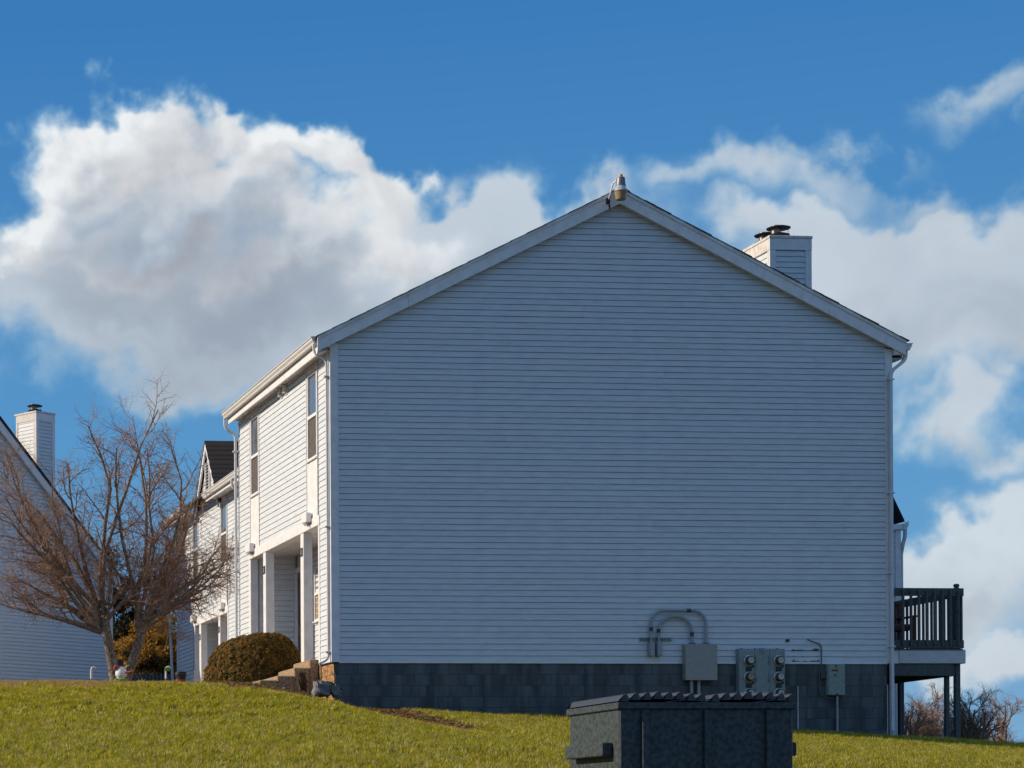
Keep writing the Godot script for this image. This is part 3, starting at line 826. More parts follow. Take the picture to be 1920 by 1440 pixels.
func near_house() -> void:
	var h := thing("townhouse", "pale vinyl-sided townhouse whose broad windowless gable is in shade", "house")
	var X := -0.10
	# walls behind the siding
	var m := MB.new()
	m.prism([Vector2(-0.02, -0.01), Vector2(W + 0.02, -0.01), Vector2(W + 0.02, 5.36), Vector2(RX, 7.84), Vector2(-0.02, 5.38)], -0.14, -0.014)
	m.box(Vector3(W - 0.02, -0.01, -6.9), Vector3(W + 0.07, 5.3, -0.15))
	m.box(Vector3(-0.08, 2.61, -6.88), Vector3(0.02, 5.36, -0.15))
	m.box(Vector3(-0.08, -0.01, -0.76), Vector3(0.02, 2.61, -0.15))
	m.box(Vector3(-0.08, -0.01, -6.88), Vector3(0.02, 2.61, -6.1))
	m.prism([Vector2(-0.02, -0.01), Vector2(W + 0.02, -0.01), Vector2(W + 0.02, 5.36), Vector2(RX, 7.84), Vector2(-0.02, 5.38)], -7.0, -6.9)
	m.box(Vector3(1.0, 2.62, -6.8), Vector3(W - 0.1, 2.7, -0.2))
	put(m, "wall", M.siding, h)
	# gable siding: two-course panels, trimmed to the rake, with staggered butt joints
	rng.seed = 31
	var rows := 39
	for r in rows:
		var y := r * 2.0 * LAP
		var lim := func(yy: float) -> Vector2:
			var t := (7.90 - yy) / PITCH
			return Vector2(maxf(0.002, RX - t), minf(W - 0.002, RX + t))
		var full: Vector2 = lim.call(y)
		if full.y - full.x < 0.15: break
		var cuts := [full.x]
		var c: float = [1.9, 4.9, 3.05, 5.5, 0.9, 4.35, 2.5, 5.05][r % 8] + rng.randf_range(-0.25, 0.25)
		while c < full.y - 0.5:
			if c > full.x + 0.5: cuts.append(c)
			c += 3.75 + rng.randf_range(-0.4, 0.15)
		cuts.append(full.y)
		for i in cuts.size() - 1:
			var p := MB.new()
			var first := i == 0
			var last := i == cuts.size() - 2
			panel_mesh(p, 0.0, 2, func(yy: float) -> Vector2:
				var l: Vector2 = lim.call(y + yy)
				return Vector2(l.x if first else maxf(l.x, cuts[i] + 0.0018), l.y if last else minf(l.y, cuts[i + 1] - 0.0018)), 0.0145 + 0.0012 * (r % 2))
			put(p, "siding_panel", side_mat(), h, Vector3(0, y + rng.randf_range(-0.0014, 0.0014), 0)).rotation.z = rng.randf_range(-0.0004, 0.0004)
	# street front
	front(h, X, {"top": 5.30, "z0": -6.88, "z1": -0.03, "open0": -6.02, "open1": -0.82, "head_top": 2.60, "wn0": -1.62, "wn1": -0.86, "wf0": -5.95, "wf1": -5.20,
		"door0": -6.05 + 0.12, "door1": -5.13, "posts": [-1.975, -4.81], "porch_window": -4.05})
	# corner boards
	cb("corner_board", M.trim, h, Vector3(-0.135, -0.015, -0.02), Vector3(-0.003, 5.42, 0.03), 0.005)
	cb("corner_board", M.trim, h, Vector3(-0.137, -0.015, -0.13), Vector3(-0.115, 5.36, -0.021), 0.004)
	cb("corner_board", M.trim, h, Vector3(W + 0.003, -0.015, -0.10), Vector3(W + 0.11, 5.475, 0.03), 0.005)
	boxes([[Vector3(-0.002, 0.0, -0.01), Vector3(0.016, 5.42, 0.024)], [Vector3(W - 0.016, 0.0, -0.01), Vector3(W + 0.002, 5.475, 0.024)]], "channel_trim", M.trim, h)
	boxes([[Vector3(0.0, -0.03, -0.02), Vector3(W, -0.001, 0.022)]], "starter_strip", M.trim, h)
	# roof: sheathing, courses of shingles, ridge
	var roof := MB.new()
	for s in [-1.0, 1.0]:
		var e := -0.40 if s < 0 else W + 0.36
		var a := Vector2(RX, RY - 0.03)
		var b := Vector2(e, roof_y(e) - 0.03)
		var poly := [a + Vector2(0, -0.03), b + Vector2(0, -0.03), b, a]
		if s > 0: poly.reverse()
		poly.reverse()
		roof.prism(poly, -7.0, 0.112)
	var rf := put(roof, "roof", M.shingle, h)
	for s in [-1.0, 1.0]:
		var e := 5.34 if s < 0 else W + 0.33 - RX
		var n := 36
		for i in n:
			var t0 := e * i / n
			var t1 := e * (i + 1.25) / n
			var ry := RY + 0.010 + 0.003 * sin(i * 2.7)
			var q := MB.new()
			var z1 := 0.18 + 0.012 * sin(i * 5.1)
			var p0 := Vector2(RX + s * t0, ry - PITCH * t0 - 0.012)
			var p1 := Vector2(RX + s * minf(t1, e + 0.02), ry - PITCH * minf(t1, e + 0.02))
			var poly := [p0, p1 - Vector2(0, 0.009), p1, p0 + Vector2(0, 0.008)]
			if s < 0: poly.reverse()
			q.prism(poly, -7.0, z1)
			put(q, "shingle_course", M.shingle if i % 3 else M.shingle_b, rf)
	var rc := MB.new()
	rc.prism([Vector2(RX - 0.16, RY - 0.06), Vector2(RX + 0.16, RY - 0.06), Vector2(RX + 0.02, RY + 0.022), Vector2(RX - 0.02, RY + 0.022)], -7.0, 0.185)
	put(rc, "ridge_cap", M.shingle, rf)
	# rake boards with a narrow upper fascia strip
	for s in [-1.0, 1.0]:
		var e := -0.375 if s < 0 else W + 0.305
		for part in [["rake_board", 0.045, 0.262, 0.115, 0.145, M.trim], ["rake_strip", 0.002, 0.060, 0.146, 0.160, M.trim]]:
			var p := MB.new()
			var x0 := RX
			var poly := [Vector2(x0, roof_y(x0) - part[1]), Vector2(x0, roof_y(x0) - part[2]), Vector2(e, roof_y(e) - part[2]), Vector2(e, roof_y(e) - part[1])]
			if s > 0: poly.reverse()
			if part[0] == "rake_board":                   # two lengths that butt halfway down
				var xm: float = RX + s * 3.75
				var first := [poly[0], poly[1], Vector2(xm - s * 0.002, roof_y(xm) - part[2]), Vector2(xm - s * 0.002, roof_y(xm) - part[1])]
				var second := [Vector2(xm + s * 0.002, roof_y(xm) - part[1]), Vector2(xm + s * 0.002, roof_y(xm) - part[2]), Vector2(e, roof_y(e) - part[2]), Vector2(e, roof_y(e) - part[1])]
				if s > 0:
					first = [Vector2(x0, roof_y(x0) - part[2]), Vector2(xm - 0.002, roof_y(xm) - part[2]), Vector2(xm - 0.002, roof_y(xm) - part[1]), Vector2(x0, roof_y(x0) - part[1])]
					second = [Vector2(xm + 0.002, roof_y(xm) - part[2]), Vector2(e, roof_y(e) - part[2]), Vector2(e, roof_y(e) - part[1]), Vector2(xm + 0.002, roof_y(xm) - part[1])]
				p.prism(first, part[3], part[4])
				put(p, part[0], part[5], h)
				p = MB.new()
				p.prism(second, part[3], part[4] - 0.002)
				put(p, part[0], part[5], h)
			else:
				p.prism(poly, part[3], part[4])
				put(p, part[0], part[5], h)
		# soffit under the rake overhang
		var so := MB.new()
		var ee := -0.10 if s < 0 else W + 0.05
		var q := [Vector2(RX, 7.90), Vector2(ee, 7.90 - PITCH * absf(ee - RX)), Vector2(ee, 7.92 - PITCH * absf(ee - RX)), Vector2(RX, 7.92)]
		if s > 0: q.reverse()
		so.prism(q, 0.0, 0.114)
		put(so, "rake_soffit", M.soffit, h)
	# boxed eave ends
	m = MB.new()
	m.prism([Vector2(-0.375, 5.22), Vector2(-0.315, 5.22), Vector2(-0.315, 5.33), Vector2(-0.139, 5.33), Vector2(-0.139, 5.47), Vector2(-0.375, 5.32)], 0.03, 0.112)
	m.prism([Vector2(W + 0.115, 5.36), Vector2(W + 0.30, 5.36), Vector2(W + 0.30, 5.40), Vector2(W + 0.115, 5.49)], 0.03, 0.112)
	put(m, "eave_return", M.trim, h)
	# front eave: fascia, ribbed soffit, gutter and two downspouts
	cb("fascia", M.trim, h, Vector3(-0.335, 5.235, -6.95), Vector3(-0.305, 5.47, 0.03), 0.004)
	cb("subfascia", M.gutter, h, Vector3(-0.304, 5.32, -6.95), Vector3(-0.28, 5.50, 0.02), 0.004)
	var ribs := MB.new()
	var zz := -6.9
	while zz < -0.05:
		ribs.box(Vector3(-0.303, 5.300, zz), Vector3(-0.082, 5.312, zz + 0.042))
		ribs.box(Vector3(-0.303, 5.304, zz + 0.042), Vector3(-0.082, 5.312, zz + 0.05))
		zz += 0.05
	put(ribs, "soffit", M.soffit, h)
	boxes([[Vector3(W + 0.08, 5.302, -6.9), Vector3(W + 0.29, 5.314, 0.02)]], "soffit", M.soffit, h)
	cb("fascia", M.trim, h, Vector3(W + 0.285, 5.30, -6.95), Vector3(W + 0.305, 5.53, 0.02), 0.004)
	gutter(h, -0.337, -1.0, 5.515, -6.98, 0.06, 0.05)
	gutter(h, W + 0.307, 1.0, 5.555, -6.98, 0.13, 0.05)
	var a := [Vector3(-0.395, 5.42, -0.035)]
	a.append_array(bend(Vector3(-0.395, 5.42, -0.035), Vector3(-0.395, 5.25, -0.035), Vector3(-0.17, 5.14, -0.045), 0.09))
	a.append_array(bend(Vector3(-0.395, 5.25, -0.035), Vector3(-0.172, 5.14, -0.045), Vector3(-0.172, 4.9, -0.045), 0.07))
	a.append_array(bend(Vector3(-0.165, 4.9, -0.045), Vector3(-0.165, 0.03, -0.045), Vector3(-0.36, -0.05, -0.05), 0.09))
	a.append(Vector3(-0.33, -0.045, -0.05))
	downspout(h, a, [Vector3(-0.168, 4.86, -0.045), Vector3(-0.166, 2.3, -0.045), Vector3(-0.165, 0.16, -0.045)], 0.024)
	a = [Vector3(-0.395, 5.36, -6.93)]
	a.append_array(bend(a[0], Vector3(-0.395, 5.16, -6.93), Vector3(-0.18, 5.03, -6.93), 0.09))
	a.append_array(bend(Vector3(-0.395, 5.16, -6.93), Vector3(-0.18, 5.03, -6.93), Vector3(-0.18, 4.8, -6.93), 0.08))
	a.append(Vector3(-0.18, -0.2, -6.93))
	downspout(h, a, [Vector3(-0.178, 4.7, -6.93), Vector3(-0.178, 2.3, -6.93)], 0.03)
	a = [Vector3(W + 0.355, 5.44, 0.02)]
	a.append_array(bend(a[0], Vector3(W + 0.355, 5.29, 0.02), Vector3(W + 0.045, 5.05, 0.075), 0.10))
	a.append_array(bend(Vector3(W + 0.355, 5.29, 0.02), Vector3(W + 0.047, 5.06, 0.075), Vector3(W + 0.047, 4.8, 0.075), 0.10))
	a.append(Vector3(W + 0.047, -1.2, 0.075))
	downspout(h, a, [Vector3(W + 0.047, 4.93, 0.07), Vector3(W + 0.047, 2.95, 0.07), Vector3(W + 0.047, 1.55, 0.07), Vector3(W + 0.047, 0.27, 0.07)], 0.036)
	cb("corner_board", M.trim, h, Vector3(-0.125, -0.01, -6.93), Vector3(-0.095, 5.29, -6.882), 0.004)
	# foundation of painted concrete blocks; the street side is stained by clay
	var fnd := MB.new()
	fnd.box(Vector3(0.0, -1.9, -0.10), Vector3(W, -0.032, -0.0065))
	fnd.box(Vector3(-0.07, -1.2, -0.82), Vector3(0.02, -0.032, -0.11))
	fnd.box(Vector3(W - 0.1, -1.9, -6.9), Vector3(W, -0.032, -0.11))
	fnd.box(Vector3(-0.07, -1.2, -6.9), Vector3(0.02, -0.032, -6.0))
	var fo := put(fnd, "foundation", M.mortar, h)
	for r in 8:
		var y1 := -0.034 - r * 0.1905
		var x := -0.066 if r % 2 == 0 else -0.066 - 0.2
		while x < W:
			var b0 := maxf(x, -0.066)
			var b1 := minf(x + 0.394, W)
			if b1 - b0 > 0.03:
				cb("block", M.block if rng.randf() < 0.6 else M.block_b, fo, Vector3(b0, y1 - 0.184, -0.014), Vector3(b1, y1, rng.randf_range(-0.001, 0.002)), 0.004)
			x += 0.4
		if r < 5:
			for k in [[-0.82, -0.42], [-0.414, -0.018]]:
				cb("block", M.clay_block, fo, Vector3(-0.076 - rng.randf() * 0.003, y1 - 0.184, k[0]), Vector3(-0.068, y1, k[1]), 0.004)
	# chimney on the rear slope
	chimney(h, Transform3D(Basis(), Vector3(8.99, 0, -2.7)), 0.77, 1.05, 5.6, 8.13, [[0.27, -0.34], [0.27, -0.85]])
	# rust-bitten patch low on the gable
	rng.seed = 77
	for c in [[0.196, 8.05, 8.52, 0.026], [0.094, 8.06, 8.52, 0.009], [0.006, 8.05, 8.53, 0.022]]:
		var p := MB.new()
		var x: float = c[1]
		while x < c[2]:
			var wd := rng.randf_range(0.02, 0.05)
			var hh: float = c[3] * rng.randf_range(0.15, 1.0) * (1.8 if x > 8.42 or x < 8.08 else 0.8)
			p.quad(Vector3(x, c[0] + 0.004, 0.0205), Vector3(x + wd, c[0] + 0.004, 0.0205), Vector3(x + wd * 0.9, c[0] + 0.004 + hh * rng.randf_range(0.6, 1.1), 0.0200), Vector3(x, c[0] + 0.004 + hh, 0.0200))
			x += wd + 0.0005
		put(p, "rust_patch", M.rust, h)

# ------------------------------------------------------------------ things on the gable wall
func clip_tube(t: Node, called: String, path: Array, r: float, material: Material) -> MeshInstance3D:
	var m := MB.new()
	var rad := []
	for p in path: rad.append(r)
	m.tube(path, rad, 14)
	return put(m, called, material, t)

func conduits() -> void:
	var z := 0.075
	var defs := [["large grey conduit arch with dark couplings, outer of two above grey cabinet", 5.497, 0.34, 6.48, 0.30, 0.885, 0.24], ["small grey conduit arch nested inside the larger arch above grey cabinet", 5.632, 0.34, 6.23, 0.30, 0.787, 0.30]]
	for k in 2:
		var d: Array = defs[k]
		var t := thing("conduit", d[0], "conduit", Vector3(0, 0, 0), "conduits above the grey cabinet")
		var p := [Vector3(d[1], d[2], z)]
		var r: float = d[6] if k == 0 else 0.285
		for i in 9:
			var a := PI - PI * 0.5 * i / 8.0
			p.append(Vector3(d[1] + r + cos(a) * r, d[5] - r + sin(a) * r, z))
		for i in 9:
			var a := PI * 0.5 - PI * 0.5 * i / 8.0
			p.append(Vector3(d[3] - r + cos(a) * r, d[5] - r + sin(a) * r, z))
		p.append(Vector3(d[3], d[4], z))
		var tube := clip_tube(t, "pipe", p, 0.028, M.conduit)
		var couples := [Vector3(d[1], 0.56 if k == 0 else 0.53, z)]
		if k == 0:
			var c := MB.new()
			c.tf = Transform3D(Basis(Vector3(0, 0, 1), PI / 2), Vector3(6.17, d[5], z))
			c.lathe([[0.0, -0.04], [0.033, -0.04], [0.033, 0.04], [0.0, 0.04]], 14)
			put(c, "coupling", M.coupling, tube)
		else:
			couples.append(Vector3(d[3], 0.475, z))
		for q in couples:
			var c := MB.new()
			c.tf = Transform3D(Basis(), q)
			c.lathe([[0.0, -0.035], [0.033, -0.035], [0.033, 0.035], [0.0, 0.035]], 14)
			put(c, "coupling", M.coupling, tube)
		# access elbow with rounded cover at the street end
		var e := MB.new()
		var pts := []
		var cx: float = d[1]
		for i in 18:
			var a := TAU * i / 18.0
			pts.append(Vector2(cx + cos(a) * 0.047, 0.215 + sin(a) * 0.047 + (0.083 if sin(a) >= 0 else -0.083)))
		e.prism(pts, 0.02, 0.12)
		var el := put(e, "access_elbow", M.conduit, t)
		e = MB.new()
		pts = []
		for i in 18:
			var a := TAU * i / 18.0
			pts.append(Vector2(cx + cos(a) * 0.038, 0.215 + sin(a) * 0.038 + (0.08 if sin(a) >= 0 else -0.08)))
		e.prism(pts, 0.121, 0.13)
		put(e, "cover", M.conduit, el)
		for i in 1 if k else 2:
			cb("lock_nut", M.coupling, t, Vector3(d[3] - 0.045, 0.302, z - 0.04), Vector3(d[3] + 0.045, 0.325 if i == 0 else 0.326, z + 0.04), 0.004)
			break
	var s := thing("strut_channel", "perforated galvanised metal strip screwed across the siding behind the conduits", "bracket")
	var m := MB.new()
	m.cbox(Vector3(5.31, 0.361, 0.019), Vector3(5.89, 0.372, 0.045), 0.002)
	m.cbox(Vector3(5.31, 0.406, 0.019), Vector3(5.89, 0.417, 0.045), 0.002)
	var x := 5.31
	while x < 5.88:
		m.cbox(Vector3(x, 0.3725, 0.019), Vector3(x + 0.022, 0.4055, 0.044), 0.002)
		x += 0.0585
	put(m, "channel", M.strut, s)
	for c in [5.497, 5.632]:
		var cl := MB.new()
		cl.tf = Transform3D(Basis(), Vector3(c, 0.39, 0.075))
		cl.lathe([[0.0, -0.012], [0.034, -0.012], [0.034, 0.012], [0.0, 0.012]], 14)
		put(cl, "clamp", M.strut, s)

func cabinets() -> void:
	var t := thing("electrical_cabinet", "plain grey metal cabinet fed by conduit arches above and two pipes below", "cabinet")
	cb("body", M.steel_box, t, Vector3(6.075, -0.32, 0.015), Vector3(6.635, 0.30, 0.155), 0.004)
	var dr := cb("door", M.steel_box, t, Vector3(6.070, -0.325, 0.158), Vector3(6.640, 0.302, 0.172), 0.004)
	var lk := MB.new()
	lk.tf = Transform3D(Basis(Vector3.RIGHT, PI / 2), Vector3(6.59, -0.012, 0.172))
	lk.lathe([[0.0, 0.0], [0.011, 0.0], [0.011, 0.008], [0.0, 0.012]], 10)
	put(lk, "lock", M.meter_ring, dr)
	for x in [6.215, 6.345]:
		clip_tube(t, "pipe", [Vector3(x, -0.322, 0.07), Vector3(x, -1.3, 0.07)], 0.029, M.conduit)
	# six-meter bank
	var b := thing("meter_bank", "tall green-grey electric meter bank with six round glass meters", "meter bank")
	var zf := 0.15
	cb("body", M.meter_paint, b, Vector3(7.040, -0.98, 0.012), Vector3(7.868, 0.226, zf - 0.012), 0.004)
	var cols := [[7.044, 7.312], [7.318, 7.590], [7.596, 7.864]]
	for k in 3:
		cb("front_panel", M.meter_paint, b, Vector3(cols[k][0], -0.975, zf - 0.010), Vector3(cols[k][1], 0.222, zf + 0.004), 0.003)
	for x in [7.10, 7.35, 7.44, 7.50, 7.74]:
		cb("bolt", M.dark, b, Vector3(x, 0.2275, 0.06), Vector3(x + 0.03, 0.238, 0.09), 0.002)
	var places := []
	for y in [0.017, -0.268, -0.55]: places.append(Vector3(7.208, y, zf))
	for y in [0.017, -0.268, -0.55]: places.append(Vector3(7.748, y, zf))
	for i in 6:
		var p: Vector3 = places[i]
		var me := MB.new()
		me.tf = Transform3D(Basis(Vector3.RIGHT, PI / 2), p + Vector3(0, 0, 0.004))
		me.lathe([[0.0, 0.0], [0.093, 0.0], [0.093, 0.02], [0.078, 0.03], [0.078, 0.022], [0.0, 0.022]], 28)
		var mt := put(me, "meter", M.meter_ring, b)
		me = MB.new()
		me.tf = Transform3D(Basis(Vector3.RIGHT, PI / 2), p + Vector3(0, 0, 0.004))
		me.lathe([[0.076, 0.022], [0.072, 0.09], [0.066, 0.105], [0.052, 0.108]], 28)
		put(me, "housing", M.coupling, mt)
		me = MB.new()
		me.tf = Transform3D(Basis(Vector3.RIGHT, PI / 2), p + Vector3(0, 0, 0.004))
		me.lathe([[0.052, 0.106], [0.05, 0.112], [0.0, 0.118]], 24)
		put(me, "face", M.meter_face_olive if i == 1 else M.meter_face, mt)
		cb("reading_plate", M.ink, mt, p + Vector3(-0.018, 0.008, 0.118), p + Vector3(0.018, 0.020, 0.1235), 0.001)
		cb("breaker_cover", M.dark, b, p + Vector3(-0.048, -0.185, 0.004), p + Vector3(0.048, -0.108, 0.03), 0.004)
		cb("seal_tab", M.dark, b, p + Vector3(0.055, -0.12, 0.004), p + Vector3(0.09, -0.075, 0.022), 0.004)
	var digits := ["1101", "1103", "1105", "1102", "1104", "1106"]
	for i in 6:
		for k in 4:
			var tm := TextMesh.new()
			tm.text = digits[i][k]
			tm.font_size = 16
			tm.pixel_size = 0.0031
			tm.depth = 0.001
			put(tm, "lettering", M.ink, b, Vector3(7.338 if i < 3 else 7.565, places[i].y + 0.06 - 0.043 * k, zf + 0.0055))
	for k in 2:
		var tm := TextMesh.new()
		tm.text = "112"
		tm.font_size = 16
		tm.pixel_size = 0.003
		tm.depth = 0.001
		put(tm, "lettering", M.ink if k == 0 else M.ink_red, b, Vector3(7.435, 0.185 - 0.045 * k, zf + 0.0055))
	# small black vent
	cb("wall_vent", M.dark, self, Vector3(7.943, 0.356, 0.016), Vector3(8.010, 0.397, 0.034), 0.004)
	tag(get_node("wall_vent"), "tiny black rectangular vent on the siding near the rust patch", "vent")
	# green box, little box, cable
	var g := thing("switch_box", "narrow green metal box with three orange warning stickers on the foundation", "electrical box")
	cb("body", M.green_paint, g, Vector3(8.665, -0.578, 0.004), Vector3(8.985, -0.036, 0.085), 0.004)
	var gd := cb("cover", M.green_paint, g, Vector3(8.680, -0.574, 0.0865), Vector3(8.980, -0.040, 0.102), 0.004)
	for s in [[8.795, -0.095, 8.839, -0.054], [8.732, -0.166, 8.857, -0.129], [8.776, -0.252, 8.822, -0.217]]:
		cb("sticker", M.sticker, gd, Vector3(s[0], s[1], 0.1025), Vector3(s[2], s[3], 0.1045), 0.0005)
	for k in 4:
		cb("print", M.ink, gd, Vector3(8.742 + k * 0.028, -0.155, 0.1047), Vector3(8.756 + k * 0.028, -0.140, 0.1055), 0.0002)
	clip_tube(g, "pipe", [Vector3(8.86, -0.578, 0.05), Vector3(8.86, -1.4, 0.05)], 0.02, M.conduit)
	cb("handle", M.dark, g, Vector3(8.82, -0.585, 0.05), Vector3(8.845, -0.545, 0.115), 0.003)
	var j := cb("junction_box", M.coupling, self, Vector3(8.565, -0.286, 0.004), Vector3(8.66, -0.168, 0.06), 0.006)
	tag(j, "small dark grey junction box beside the green box on the foundation", "electrical box")
	var ca := MB.new()
	var pts := []
	var raw := [Vector3(8.33, 0.40, 0.03), Vector3(8.42, 0.36, 0.035), Vector3(8.53, 0.325, 0.035), Vector3(8.575, 0.28, 0.035), Vector3(8.585, 0.20, 0.034), Vector3(8.583, 0.0, 0.034), Vector3(8.552, -0.12, 0.03), Vector3(8.548, -0.30, 0.03), Vector3(8.552, -0.47, 0.03), Vector3(8.58, -0.56, 0.04), Vector3(8.68, -0.62, 0.05), Vector3(8.80, -0.64, 0.05)]
	var cv := Curve3D.new()
	for i in raw.size():
		var tn: Vector3 = (raw[mini(i + 1, raw.size() - 1)] - raw[maxi(i - 1, 0)]) * 0.18
		cv.add_point(raw[i], -tn, tn)
	for p in cv.tessellate(3, 4): pts.append(p)
	var rad := []
	for p in pts: rad.append(0.010)
	ca.tube(pts, rad, 8)
	tag(put(ca, "wall_cable", M.cable, self), "dark cable bent down the siding beside the rust patch to the foundation", "cable")
	var pp := MB.new()
	pp.tube([Vector3(8.16, -0.42, 0.02), Vector3(8.16, -1.4, 0.02)], [0.009, 0.009], 8)
	tag(put(pp, "thin_pipe", M.gutter, self), "thin pale pipe rising up the block foundation between meter bank and green box", "pipe")

func ridge_light() -> void:
	var c := on_z(1164.0, 349.0, 0.42)
	var t := thing("security_light", "barrel-shaped security light with amber bowl on the gable peak", "lamp", c)
	var m := MB.new()
	m.lathe([[0.0, 0.0], [0.085, 0.0], [0.085, 0.025], [0.078, 0.03], [0.072, 0.135], [0.062, 0.148], [0.0, 0.15]], 24)
	put(m, "ballast_housing", M.lamp_grey, t)
	m = MB.new()
	m.lathe([[0.0, 0.15], [0.045, 0.15], [0.045, 0.156], [0.034, 0.158], [0.032, 0.195], [0.024, 0.202], [0.0, 0.204]], 18)
	put(m, "photocell", M.photocell, t)
	m = MB.new()
	for k in 30:
		var a := TAU * k / 30.0
		var b := TAU * (k + 0.62) / 30.0
		var r0 := 0.112
		var r1 := 0.084
		for q in [[a, b, 0.0], [b, TAU * (k + 1) / 30.0, -0.005]]:
			m.quad(Vector3(cos(q[0]) * (r0 + q[2]), -0.082, -sin(q[0]) * (r0 + q[2])), Vector3(cos(q[1]) * (r0 + q[2]), -0.082, -sin(q[1]) * (r0 + q[2])), Vector3(cos(q[1]) * (r1 + q[2]), -0.001, -sin(q[1]) * (r1 + q[2])), Vector3(cos(q[0]) * (r1 + q[2]), -0.001, -sin(q[0]) * (r1 + q[2])))
	put(m, "ribbed_collar", M.lamp_collar, t)
	m = MB.new()
	m.lathe([[0.0, -0.236], [0.075, -0.236], [0.084, -0.228], [0.108, -0.098], [0.116, -0.095], [0.116, -0.083], [0.0, -0.083]], 28)
	put(m, "amber_bowl", M.lamp_bowl, t)
	m = MB.new()
	m.tube([Vector3(-0.07, 0.09, -0.02), Vector3(-0.115, 0.06, -0.06), Vector3(-0.125, -0.06, -0.12), Vector3(-0.12, -0.13, -0.20), Vector3(-0.11, -0.16, -0.27)], [0.014, 0.014, 0.014, 0.014, 0.014], 10)
	put(m, "mounting_arm", M.trim, t)
	cb("arm_plate", M.dark, t, Vector3(-0.155, -0.24, -0.273), Vector3(-0.085, -0.10, -0.262), 0.004)
	m = MB.new()
	m.tube([Vector3(-0.10, -0.25, -0.262), Vector3(-0.09, -0.30, -0.275), Vector3(-0.085, -0.315, -0.30)], [0.013, 0.013, 0.013], 8)
	put(m, "cable_stub", M.dark, t)

